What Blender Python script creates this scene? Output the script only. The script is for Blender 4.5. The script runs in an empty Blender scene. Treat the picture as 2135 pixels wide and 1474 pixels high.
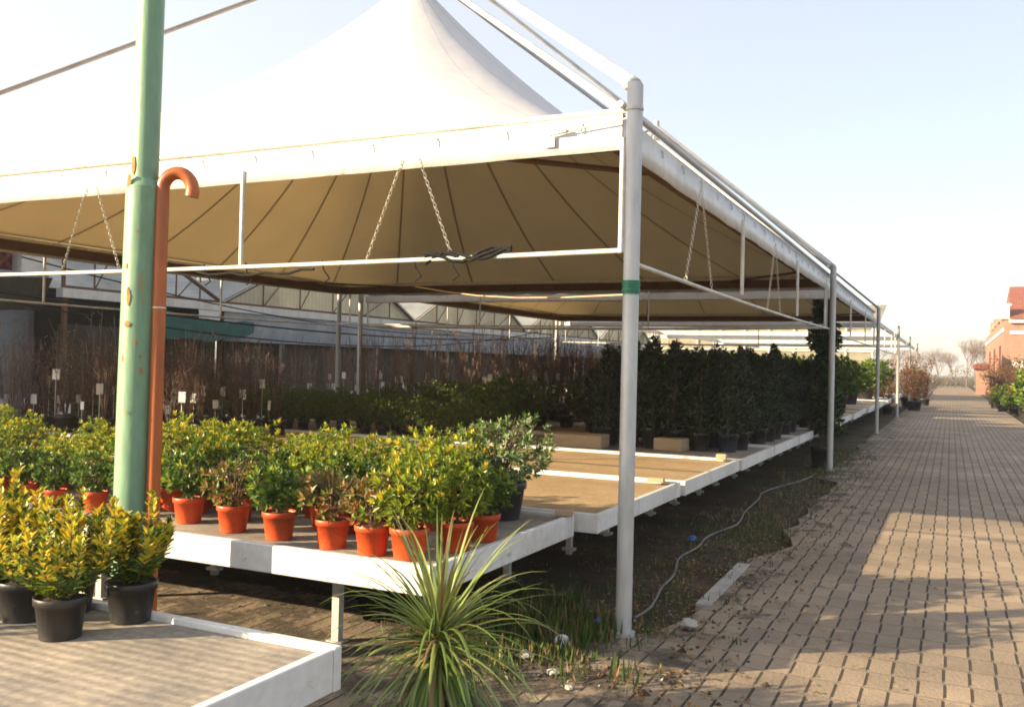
import bpy, math, random
import numpy as np
from mathutils import Vector, Matrix
R_ = math.radians
sc = bpy.context.scene
COL = sc.collection

# ---------------------------------------------------------------- camera
YAW, PITCH, ROLL, FPX, EYE = 0.4443, 0.0114, 0.0237, 1922.9, 1.3664
cy, sy, cp, sp = math.cos(YAW), math.sin(YAW), math.cos(PITCH), math.sin(PITCH)
FW = Vector((-sy*cp, cy*cp, sp)); RT = Vector((cy, sy, 0)); UP = RT.cross(FW)
cr, sr = math.cos(ROLL), math.sin(ROLL)
RT2 = cr*RT + sr*UP; UP2 = -sr*RT + cr*UP
cam_d = bpy.data.cameras.new('camera'); cam = bpy.data.objects.new('camera', cam_d); COL.objects.link(cam)
M3 = Matrix((RT2, UP2, -FW)).transposed()
cam.matrix_world = Matrix.Translation((0, 0, EYE)) @ M3.to_4x4()
cam_d.sensor_width = 36; cam_d.lens = FPX/2135*36
cam_d.clip_start = 0.05; cam_d.clip_end = 3000
sc.camera = cam
# ---------------------------------------------------------------- light
SUN_EL = R_(17.2); SUN_TO = Vector((-0.758, -0.652, 0)).normalized()      # horizontal direction towards the sun
SD = Vector((SUN_TO.x*math.cos(SUN_EL), SUN_TO.y*math.cos(SUN_EL), math.sin(SUN_EL)))
w = bpy.data.worlds.new('World'); sc.world = w; w.use_nodes = True
nt = w.node_tree; nt.nodes.clear()
sky = nt.nodes.new('ShaderNodeTexSky'); sky.sky_type = 'NISHITA'; sky.sun_disc = False
sky.sun_elevation = SUN_EL; sky.sun_rotation = math.atan2(SUN_TO.x, SUN_TO.y)
sky.air_density = 1.0; sky.dust_density = 0.7; sky.ozone_density = 1.0; sky.altitude = 0
bg = nt.nodes.new('ShaderNodeBackground'); bg.inputs[1].default_value = 0.1
wo = nt.nodes.new('ShaderNodeOutputWorld')
# winter haze: a milky veil over the whole sky
vm = nt.nodes.new('ShaderNodeVectorMath'); vm.operation = 'MULTIPLY_ADD'; nt.links.new(sky.outputs[0], vm.inputs[0])
vm.inputs[1].default_value = (0.45, 0.45, 0.45); vm.inputs[2].default_value = (1.05, 1.0, 1.05)
# haze glows more on the side of the sky the sun stands on
tcw = nt.nodes.new('ShaderNodeTexCoord'); dt = nt.nodes.new('ShaderNodeVectorMath'); dt.operation = 'DOT_PRODUCT'; dt.inputs[1].default_value = SD
nt.links.new(tcw.outputs['Generated'], dt.inputs[0])
gm = nt.nodes.new('ShaderNodeMapRange'); gm.inputs[1].default_value = -1; gm.inputs[2].default_value = .8; nt.links.new(dt.outputs['Value'], gm.inputs[0])
va_ = nt.nodes.new('ShaderNodeVectorMath'); va_.operation = 'MULTIPLY_ADD'; nt.links.new(gm.outputs[0], va_.inputs[0]); va_.inputs[1].default_value = (1.3, 1.22, 1.1)
nt.links.new(vm.outputs[0], va_.inputs[2])
nt.links.new(va_.outputs[0], bg.inputs[0]); nt.links.new(bg.outputs[0], wo.inputs[0])
sl = bpy.data.lights.new('sun', 'SUN'); sl.energy = 5.0; sl.angle = R_(0.5); sl.color = (1.0, 0.78, 0.5)
so = bpy.data.objects.new('sun', sl); COL.objects.link(so)
so.rotation_euler = SD.to_track_quat('Z', 'Y').to_euler(); so.location = SD*50
sc.view_settings.view_transform = 'Standard'; sc.view_settings.look = 'None'
sc.view_settings.gamma = 1; sc.view_settings.exposure = 1.78
sc.render.engine = 'CYCLES'
sc.cycles.max_bounces = 7; sc.cycles.diffuse_bounces = 4; sc.cycles.transmission_bounces = 4
sc.cycles.transparent_max_bounces = 8; sc.cycles.caustics_reflective = False; sc.cycles.caustics_refractive = False
sc.cycles.filter_width = 1.8

# ---------------------------------------------------------------- materials
def newmat(name):
    m = bpy.data.materials.new(name); m.use_nodes = True
    t = m.node_tree; t.nodes.clear()
    o = t.nodes.new('ShaderNodeOutputMaterial')
    return m, t, o
def N(t, typ, **kw):
    n = t.nodes.new(typ)
    for k, v in kw.items():
        if k.startswith('i'):
            n.inputs[int(k[1:])].default_value = v
        else: setattr(n, k, v)
    return n
def c4(c): return (c[0], c[1], c[2], 1)
def ramp(t, stops):
    r = t.nodes.new('ShaderNodeValToRGB'); e = r.color_ramp.elements
    while len(e) < len(stops): e.new(0.5)
    for i, (p, c) in enumerate(stops): e[i].position = p; e[i].color = c4(c)
    return r
def mix(t, fac, a, b, bt='MIX'):
    n = t.nodes.new('ShaderNodeMix'); n.data_type = 'RGBA'; n.blend_type = bt
    for k, v in ((0, fac), (6, a), (7, b)):
        if hasattr(v, 'links'): t.links.new(v, n.inputs[k])
        elif k == 0: n.inputs[0].default_value = v
        else: n.inputs[k].default_value = c4(v)
    return n.outputs[2]
def coord(t, kind='Object', scale=(1, 1, 1)):
    tc = t.nodes.new('ShaderNodeTexCoord'); mp = t.nodes.new('ShaderNodeMapping')
    mp.inputs[3].default_value = scale
    t.links.new(tc.outputs[kind], mp.inputs[0]); return mp.outputs[0]
def noise(t, vec, scale, detail=6, rough=0.6):
    n = t.nodes.new('ShaderNodeTexNoise'); n.inputs['Scale'].default_value = scale
    n.inputs['Detail'].default_value = detail; n.inputs['Roughness'].default_value = rough
    t.links.new(vec, n.inputs['Vector']); return n.outputs[0]
def bump(t, h, strength=0.3, dist=0.01):
    b = t.nodes.new('ShaderNodeBump'); b.inputs['Strength'].default_value = strength; b.inputs['Distance'].default_value = dist
    t.links.new(h, b.inputs['Height']); return b.outputs[0]
def princ(t, o, col, rough=0.6, metal=0, normal=None, spec=0.5):
    p = t.nodes.new('ShaderNodeBsdfPrincipled')
    if hasattr(col, 'links'): t.links.new(col, p.inputs['Base Color'])
    else: p.inputs['Base Color'].default_value = c4(col)
    if hasattr(rough, 'links'): t.links.new(rough, p.inputs['Roughness'])
    else: p.inputs['Roughness'].default_value = rough
    p.inputs['Metallic'].default_value = metal; p.inputs['Specular IOR Level'].default_value = spec
    if normal: t.links.new(normal, p.inputs['Normal'])
    if o: t.links.new(p.outputs[0], o.inputs[0])
    return p
def worn(name, c1, c2, rough=0.6, metal=0, scale=6, stretch=(1, 1, 1), lo=0.45, hi=0.7, bs=0.15, c3=None, spec=0.5):
    """a surface with stains / rust / dirt blotches"""
    m, t, o = newmat(name); v = coord(t, 'Object', stretch)
    n1 = noise(t, v, scale); r1 = ramp(t, [(lo, (0, 0, 0)), (hi, (1, 1, 1))]); t.links.new(n1, r1.inputs[0])
    col = mix(t, r1.outputs[0], c1, c2)
    n2 = noise(t, v, scale*7, 4)
    r2 = ramp(t, [(0.3, (0.82,)*3), (0.7, (1.0,)*3)]); t.links.new(n2, r2.inputs[0])
    col = mix(t, 1.0, col, r2.outputs[0], 'MULTIPLY')
    if c3:
        n3 = noise(t, v, scale*2.3, 8, 0.7); r3 = ramp(t, [(0.62, (0, 0, 0)), (0.68, (1, 1, 1))]); t.links.new(n3, r3.inputs[0])
        col = mix(t, r3.outputs[0], col, c3)
    princ(t, o, col, rough, metal, bump(t, n2, bs), spec); return m
def leaf_mat(name, cols, trans=0.3, rough=0.42):
    m, t, o = newmat(name)
    g = t.nodes.new('ShaderNodeNewGeometry'); r = ramp(t, [(i/max(1, len(cols)-1), c) for i, c in enumerate(cols)])
    t.links.new(g.outputs['Random Per Island'], r.inputs[0])
    oi = t.nodes.new('ShaderNodeObjectInfo'); hs = t.nodes.new('ShaderNodeHueSaturation')
    mr = N(t, 'ShaderNodeMapRange', i3=0.75, i4=1.25); t.links.new(oi.outputs['Random'], mr.inputs[0])
    t.links.new(mr.outputs[0], hs.inputs['Value']); t.links.new(r.outputs[0], hs.inputs['Color'])
    p = princ(t, None, hs.outputs[0], rough)
    tr = t.nodes.new('ShaderNodeBsdfTranslucent'); t.links.new(hs.outputs[0], tr.inputs[0])
    ms = t.nodes.new('ShaderNodeMixShader'); ms.inputs[0].default_value = trans
    t.links.new(p.outputs[0], ms.inputs[1]); t.links.new(tr.outputs[0], ms.inputs[2]); t.links.new(ms.outputs[0], o.inputs[0])
    return m
M = {}
M['white_paint'] = worn('white_paint', (0.72, 0.71, 0.68), (0.5, 0.48, 0.44), 0.55, scale=3, lo=0.5, hi=0.85, c3=(0.38, 0.33, 0.27))
M['galv'] = worn('galvanised_steel', (0.52, 0.52, 0.5), (0.4, 0.4, 0.385), 0.5, 0.25, 4, (1, 1, 0.3))
M['dark_galv'] = worn('weathered_steel', (0.26, 0.24, 0.23), (0.2, 0.17, 0.15), 0.6, 0.2, 4)
M['white_tube'] = worn('white_tube', (0.68, 0.67, 0.63), (0.5, 0.48, 0.43), 0.5, scale=5)
M['green_paint'] = worn('pale_green_paint', (0.19, 0.34, 0.21), (0.15, 0.27, 0.17), 0.45, scale=5, stretch=(1, 1, .3), c3=(.3, .2, .07))
M['rust'] = worn('rusty_brown', (0.13, 0.065, 0.03), (0.07, 0.038, 0.02), 0.8, scale=8)
M['rust_spot'] = worn('rust_spot', (0.42, 0.2, 0.05), (0.2, 0.08, 0.02), 0.85, scale=30)
M['orange_pipe'] = worn('orange_brown_pipe', (0.46, 0.12, 0.022), (0.26, 0.065, 0.02), 0.4, scale=5, stretch=(1, 1, .2))
M['terracotta'] = worn('orange_plastic', (0.58, 0.075, 0.012), (0.44, 0.055, 0.012), 0.45, scale=9, c3=(0.4, .16, .08))
M['black_pot'] = worn('black_plastic', (0.018, 0.018, 0.02), (0.035, 0.034, 0.034), 0.42, scale=9, c3=(.09, .075, .06))
M['blue_pot'] = worn('dark_blue_plastic', (0.018, 0.024, 0.05), (0.03, 0.035, 0.06), 0.4, scale=9)
M['soil'] = worn('potting_soil', (0.045, 0.028, 0.018), (0.09, 0.06, 0.035), 0.95, scale=30, bs=0.8)
M['black_rubber'] = worn('black_rubber', (0.012, 0.012, 0.012), (0.02, 0.02, 0.018), 0.8, spec=.15)
M['grey_hose'] = worn('grey_hose', (0.16, 0.14, 0.14), (0.1, 0.09, 0.09), 0.6)
M['chain'] = worn('zinc_chain', (0.7, 0.66, 0.55), (0.55, 0.5, 0.4), 0.4, 0.3)
M['teal_net'] = worn('teal_net', (0.02, 0.1, 0.09), (0.015, 0.065, 0.06), 0.8)
M['green_band'] = worn('green_tape', (0.0, 0.2, 0.11), (0.0, 0.12, 0.07), 0.5)
M['label'] = worn('white_tag', (0.8, 0.8, 0.78), (0.7, 0.7, 0.66), 0.5)
M['blue_plastic'] = worn('blue_plastic', (0.05, 0.16, 0.5), (0.12, 0.25, 0.55), 0.4)
M['stem'] = worn('woody_stem', (0.09, 0.06, 0.035), (0.14, 0.1, 0.06), 0.8)
M['red_stem'] = worn('reddish_twig', (0.06, 0.03, 0.025), (0.13, 0.08, 0.065), 0.8)
M['far_stem'] = worn('grey_brown_twig', (0.18, 0.12, 0.1), (0.3, 0.22, 0.17), 0.9)
M['concrete'] = worn('concrete', (0.4, 0.38, 0.34), (0.28, 0.26, 0.23), 0.9, scale=5, bs=0.4)
M['wood'] = worn('raw_wood', (0.45, 0.33, 0.2), (0.35, 0.25, 0.15), 0.8, scale=3, stretch=(1, 8, 8))
M['grey_wall'] = worn('grey_wall', (0.3, 0.33, 0.36), (0.22, 0.24, 0.26), 0.8)
M['dark_wall'] = worn('dark_wall', (0.04, 0.035, 0.026), (0.075, 0.066, 0.046), 0.9, scale=1.5, stretch=(1, 3, .5))
M['blue_skirt'] = worn('pale_blue_sheet', (0.2, 0.23, 0.27), (0.3, 0.32, 0.34), 0.6, scale=1.5)
M['white_wall'] = worn('white_wall', (0.75, 0.73, 0.7), (0.6, 0.58, 0.55), 0.8)
M['leaf_yellowgreen'] = leaf_mat('leaf_yellowgreen', [(0.1, 0.16, 0.016), (0.28, 0.35, 0.03), (0.18, 0.25, 0.024), (0.46, 0.45, 0.04)], 0.4)
M['leaf_green'] = leaf_mat('leaf_green', [(0.03, 0.07, 0.012), (0.06, 0.12, 0.02), (0.10, 0.16, 0.03)])
M['leaf_mid'] = leaf_mat('leaf_mid', [(0.06, 0.12, 0.018), (0.13, 0.2, 0.025), (0.22, 0.25, 0.03)])
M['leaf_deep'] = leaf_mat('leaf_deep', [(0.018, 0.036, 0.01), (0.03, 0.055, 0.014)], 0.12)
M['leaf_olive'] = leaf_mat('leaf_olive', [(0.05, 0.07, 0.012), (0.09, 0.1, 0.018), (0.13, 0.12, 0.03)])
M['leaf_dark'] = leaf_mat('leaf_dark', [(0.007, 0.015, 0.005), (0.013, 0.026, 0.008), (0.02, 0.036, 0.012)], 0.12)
M['leaf_yellow'] = leaf_mat('leaf_yellow', [(0.62, 0.42, 0.025), (0.6, 0.5, 0.04), (0.42, 0.44, 0.035), (0.6, 0.32, 0.025)])
M['leaf_rust'] = leaf_mat('leaf_rust', [(0.22, 0.07, 0.02), (0.28, 0.12, 0.03), (0.16, 0.12, 0.03), (0.12, 0.13, 0.03)])
M['leaf_cream'] = leaf_mat('leaf_cream', [(0.10, 0.17, 0.06), (0.3, 0.36, 0.16), (0.07, 0.13, 0.04), (0.45, 0.45, 0.25)])
M['leaf_red'] = leaf_mat('leaf_red', [(0.13, 0.03, 0.02), (0.2, 0.06, 0.03), (0.09, 0.05, 0.025)])
M['leaf_blade'] = leaf_mat('leaf_blade', [(0.11, 0.18, 0.03), (0.26, 0.34, 0.08), (0.16, 0.25, 0.045), (0.45, 0.48, 0.18)], 0.25)
M['leaf_dry'] = leaf_mat('leaf_dry', [(0.34, 0.24, 0.1), (0.25, 0.15, 0.06)], 0.2)

# canopy membrane: outside white, inside tan lining; seams fan out from the peak
def fabric(name, base, trans_col, trans, seams, sk=.55):
    m, t, o = newmat(name)
    tc = t.nodes.new('ShaderNodeTexCoord'); sx = t.nodes.new('ShaderNodeSeparateXYZ'); t.links.new(tc.outputs['Object'], sx.inputs[0])
    def mth(op, a, b=None):
        n = t.nodes.new('ShaderNodeMath'); n.operation = op
        for k, v in ((0, a), (1, b)):
            if v is None: continue
            if hasattr(v, 'links'): t.links.new(v, n.inputs[k])
            else: n.inputs[k].default_value = v
        return n.outputs[0]
    ax = mth('ABSOLUTE', sx.outputs[0]); ay = mth('ABSOLUTE', sx.outputs[1])
    mx = mth('MAXIMUM', ax, ay); mn = mth('MINIMUM', ax, ay)
    rat = mth('DIVIDE', mn, mth('ADD', mx, 0.001))
    pos = mth('ADD', mth('MULTIPLY', rat, seams), 0.5)         # seam at the middle of each face, then evenly spaced
    fr = mth('ABSOLUTE', mth('SUBTRACT', mth('FRACT', pos), 0.5))
    d = mth('MULTIPLY', mth('DIVIDE', fr, seams), mx)          # metres from the seam
    seam = mth('LESS_THAN', d, 0.016)
    v = coord(t, 'Object'); n1 = noise(t, v, 1.3, 5); r1 = ramp(t, [(0.3, (0.93,)*3), (0.75, (1, 1, 1))]); t.links.new(n1, r1.inputs[0])
    col = mix(t, 1.0, base, r1.outputs[0], 'MULTIPLY')
    if seams: col = mix(t, mth('MULTIPLY', seam, sk), col, tuple(c*0.25 for c in base))
    wn = t.nodes.new('ShaderNodeTexNoise'); wn.inputs['Scale'].default_value = 1.6; wn.inputs['Detail'].default_value = 4; t.links.new(tc.outputs['Object'], wn.inputs['Vector'])
    p = princ(t, None, col, 0.5, spec=0.3, normal=bump(t, wn.outputs[0], 0.2, 0.1))
    tr = t.nodes.new('ShaderNodeBsdfTranslucent'); tcx = mix(t, 1.0, trans_col, r1.outputs[0], 'MULTIPLY')
    if seams: tcx = mix(t, mth('MULTIPLY', seam, 0.6), tcx, (0.05, 0.035, 0.02))
    t.links.new(tcx, tr.inputs[0])
    ms = t.nodes.new('ShaderNodeMixShader'); ms.inputs[0].default_value = trans
    t.links.new(p.outputs[0], ms.inputs[1]); t.links.new(tr.outputs[0], ms.inputs[2]); t.links.new(ms.outputs[0], o.inputs[0])
    return m
M['canopy_out'] = fabric('white_membrane', (0.82, 0.83, 0.84), (0.85, 0.72, 0.55), 0.3, 3.0, .06)
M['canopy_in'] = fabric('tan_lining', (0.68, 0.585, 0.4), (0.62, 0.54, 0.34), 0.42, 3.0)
M['valance'] = worn('white_valance', (0.8, 0.8, 0.79), (0.6, 0.6, 0.58), 0.5, scale=2.6, lo=0.45, hi=0.75, c3=(0.42, 0.42, 0.4))
def film(name, col, tcol, trans):
    m, t, o = newmat(name); v = coord(t, 'Object')
    w_ = t.nodes.new('ShaderNodeTexWave'); w_.inputs['Scale'].default_value = 2.2; w_.inputs['Distortion'].default_value = 0.6; w_.bands_direction = 'Y'
    t.links.new(v, w_.inputs[0]); n1 = noise(t, v, 0.8, 6)
    r1 = ramp(t, [(0.3, (0.55,)*3), (0.7, (1, 1, 1))]); t.links.new(n1, r1.inputs[0])
    c = mix(t, 1.0, col, r1.outputs[0], 'MULTIPLY'); r2 = ramp(t, [(0, (0.75,)*3), (1, (1, 1, 1))]); t.links.new(w_.outputs[0], r2.inputs[0])
    c = mix(t, 1.0, c, r2.outputs[0], 'MULTIPLY')
    p = princ(t, None, c, 0.4); tr = t.nodes.new('ShaderNodeBsdfTranslucent'); t.links.new(mix(t, 1.0, tcol, r1.outputs[0], 'MULTIPLY'), tr.inputs[0])
    ms = t.nodes.new('ShaderNodeMixShader'); ms.inputs[0].default_value = trans
    t.links.new(p.outputs[0], ms.inputs[1]); t.links.new(tr.outputs[0], ms.inputs[2]); t.links.new(ms.outputs[0], o.inputs[0]); return m
M['film'] = film('greenhouse_film', (0.7, 0.66, 0.5), (0.85, 0.8, 0.62), 0.5)
M['film_blue'] = film('greenhouse_sheet', (0.6, 0.64, 0.62), (0.75, 0.78, 0.74), 0.5)

def brick_mat(name, c1, c2, mortar, bw, rh, msize, swap=None, bumpd=0.01, extra=None, rough=0.85, coords='Object'):
    m, t, o = newmat(name)
    tc = t.nodes.new('ShaderNodeTexCoord'); sx = t.nodes.new('ShaderNodeSeparateXYZ'); t.links.new(tc.outputs[coords], sx.inputs[0])
    cb = t.nodes.new('ShaderNodeCombineXYZ')
    for i, ax in enumerate(swap): t.links.new(sx.outputs[ax], cb.inputs[i])
    vec = cb.outputs[0]
    nz = t.nodes.new('ShaderNodeTexNoise'); nz.inputs['Scale'].default_value = 2.0; t.links.new(tc.outputs[coords], nz.inputs['Vector'])
    va = t.nodes.new('ShaderNodeVectorMath'); va.operation = 'MULTIPLY_ADD'; t.links.new(nz.outputs[1], va.inputs[0])
    va.inputs[1].default_value = (0.004, 0.004, 0); t.links.new(vec, va.inputs[2]); vec = va.outputs[0]
    b = t.nodes.new('ShaderNodeTexBrick'); b.inputs['Scale'].default_value = 1; b.inputs['Brick Width'].default_value = bw; b.inputs['Row Height'].default_value = rh
    b.inputs['Mortar Size'].default_value = msize; b.offset = .5 if bw > .2 else .06
    b.inputs['Mortar Smooth'].default_value = 0.35; b.inputs['Bias'].default_value = 0
    b.inputs['Color1'].default_value = c4(c1); b.inputs['Color2'].default_value = c4(c2); b.inputs['Mortar'].default_value = c4(mortar)
    t.links.new(vec, b.inputs[0])
    v = coord(t, coords); n1 = noise(t, v, 1.1, 6); r1 = ramp(t, [(0.3, (0.72, 0.72, 0.72)), (0.7, (1.08, 1.06, 1.04))]); t.links.new(n1, r1.inputs[0])
    n2 = noise(t, v, 60, 3); r2 = ramp(t, [(0.3, (0.86,)*3), (0.7, (1.05,)*3)]); t.links.new(n2, r2.inputs[0])
    col = mix(t, 1.0, mix(t, 1.0, b.outputs[0], r1.outputs[0], 'MULTIPLY'), r2.outputs[0], 'MULTIPLY')
    h = t.nodes.new('ShaderNodeMath'); h.operation = 'MULTIPLY_ADD'; t.links.new(b.outputs['Fac'], h.inputs[0]); h.inputs[1].default_value = -1
    t.links.new(n2, h.inputs[2])
    if extra: col = extra(t, tc, sx, col)
    princ(t, o, col, rough, 0, bump(t, h.outputs[0], 0.7, bumpd), 0.35); return m
def pave_extra(t, tc, sx, col):
    v = coord(t, 'Object')
    # moss and soil that crept over the border: strongest at the bed side (x below -1.1) and in drifts
    mr = N(t, 'ShaderNodeMapRange', i1=-0.35, i2=-1.45); t.links.new(sx.outputs[0], mr.inputs[0])
    n = noise(t, v, 3.2, 8, 0.7); a = t.nodes.new('ShaderNodeMath'); a.operation = 'ADD'; t.links.new(n, a.inputs[0])
    m5 = t.nodes.new('ShaderNodeMath'); m5.operation = 'MULTIPLY'; m5.inputs[1].default_value = 0.22; t.links.new(mr.outputs[0], m5.inputs[0]); t.links.new(m5.outputs[0], a.inputs[1])
    r = ramp(t, [(0.66, (0, 0, 0)), (0.74, (1, 1, 1))]); t.links.new(a.outputs[0], r.inputs[0])
    n3 = noise(t, v, 25, 4); r3 = ramp(t, [(0.35, (0.05, 0.042, 0.03)), (0.65, (0.11, 0.085, 0.06))]); t.links.new(n3, r3.inputs[0])
    # the long joints are washed out deeper than the cross joints: dark dashes one block long
    b2 = t.nodes.new('ShaderNodeTexBrick'); b2.offset = .06; b2.inputs['Scale'].default_value = 1; b2.inputs['Brick Width'].default_value = .105; b2.inputs['Row Height'].default_value = .225
    b2.inputs['Mortar Size'].default_value = .0075; b2.inputs['Mortar Smooth'].default_value = .3; t.links.new(v, b2.inputs[0])
    fy = t.nodes.new('ShaderNodeMath'); fy.operation = 'PINGPONG'; fy.inputs[1].default_value = .1125; t.links.new(sx.outputs[1], fy.inputs[0])
    fr = N(t, 'ShaderNodeMapRange', i1=.016, i2=.03); t.links.new(fy.outputs[0], fr.inputs[0])
    dm = t.nodes.new('ShaderNodeMath'); dm.operation = 'MULTIPLY'; t.links.new(b2.outputs['Fac'], dm.inputs[0]); t.links.new(fr.outputs[0], dm.inputs[1])
    col = mix(t, dm.outputs[0], col, (.05, .04, .03))
    nl = noise(t, v, 0.45, 6, .65); rl = ramp(t, [(.4, (.8, .8, .8)), (.65, (1.12, 1.1, 1.06))]); t.links.new(nl, rl.inputs[0])
    col = mix(t, 1.0, col, rl.outputs[0], 'MULTIPLY')
    ns = noise(t, v, 9, 8, .75); rs_ = ramp(t, [(.62, (0, 0, 0)), (.72, (.6, .6, .6))]); t.links.new(ns, rs_.inputs[0])
    col = mix(t, rs_.outputs[0], col, (.13, .1, .075))
    return mix(t, r.outputs[0], col, r3.outputs[0])
M['pavers'] = brick_mat('block_paving', (0.36, 0.285, 0.2), (0.28, 0.226, 0.165), (0.19, 0.15, 0.11), 0.105, 0.225, 0.0045, (0, 1, 2), 0.006, pave_extra)
M['brick'] = brick_mat('red_brick', (0.34, 0.15, 0.095), (0.28, 0.145, 0.1), (0.34, 0.28, 0.23), 0.25, 0.075, 0.012, (1, 2, 0), 0.004)
M['brick_front'] = brick_mat('red_brick_front', (0.34, 0.15, 0.095), (0.28, 0.145, 0.1), (0.34, 0.28, 0.23), 0.25, 0.075, 0.012, (0, 2, 1), 0.004)
M['maroon'] = worn('maroon_brick', (0.16, 0.035, 0.025), (0.1, 0.03, 0.025), 0.8)
M['tile'] = brick_mat('roof_tile', (0.36, 0.12, 0.07), (0.28, 0.1, 0.07), (0.1, 0.05, 0.04), 0.3, 0.22, 0.02, (0, 1, 2), 0.02)

def ground_mat():
    m, t, o = newmat('bare_soil'); v = coord(t, 'Object')
    n1 = noise(t, v, 1.5, 8, 0.7); r = ramp(t, [(0.35, (0.05, 0.037, 0.025)), (0.55, (0.09, 0.068, 0.045)), (0.7, (0.18, 0.135, 0.085))]); t.links.new(n1, r.inputs[0])
    n2 = noise(t, v, 45, 5); r2 = ramp(t, [(0.3, (0.6,)*3), (0.75, (1.3, 1.25, 1.2))]); t.links.new(n2, r2.inputs[0])
    n4 = noise(t, v, 0.7, 6, .7); r4 = ramp(t, [(0.5, (0, 0, 0)), (0.68, (1, 1, 1))]); t.links.new(n4, r4.inputs[0])
    col = mix(t, r4.outputs[0], mix(t, 1.0, r.outputs[0], r2.outputs[0], 'MULTIPLY'), (0.05, 0.06, 0.022))
    princ(t, o, col, 0.95, 0, bump(t, n2, 0.9, 0.02), 0.2); return m
M['soil_ground'] = ground_mat()
def mat_tray(name, c1, c2, stripes):
    m, t, o = newmat(name); v = coord(t, 'Object')
    wv = t.nodes.new('ShaderNodeTexWave'); wv.bands_direction = 'Y'; wv.inputs['Scale'].default_value = stripes; wv.inputs['Distortion'].default_value = 0.5
    wv.inputs['Detail'].default_value = 3
    t.links.new(v, wv.inputs[0]); n1 = noise(t, v, 3, 7, 0.65); r = ramp(t, [(0.35, c1), (0.68, c2)]); t.links.new(n1, r.inputs[0])
    n2 = noise(t, v, 50, 4); r2 = ramp(t, [(0.3, (0.7,)*3), (0.75, (1.15,)*3)]); t.links.new(n2, r2.inputs[0])
    r3 = ramp(t, [(0, (0.95,)*3), (0.5, (1,)*3)]); t.links.new(wv.outputs[0], r3.inputs[0])
    col = mix(t, 1.0, mix(t, 1.0, r.outputs[0], r2.outputs[0], 'MULTIPLY'), r3.outputs[0], 'MULTIPLY')
    princ(t, o, col, 0.8, 0, bump(t, wv.outputs[0], 0.4, 0.004), 0.3); return m
M['mat_grey'] = mat_tray('grey_capillary_mat', (0.2, 0.185, 0.16), (0.44, 0.37, 0.28), 7)
M['mat_tan'] = mat_tray('tan_sand_mat', (0.33, 0.23, 0.12), (0.42, 0.31, 0.18), 0.6)

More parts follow.
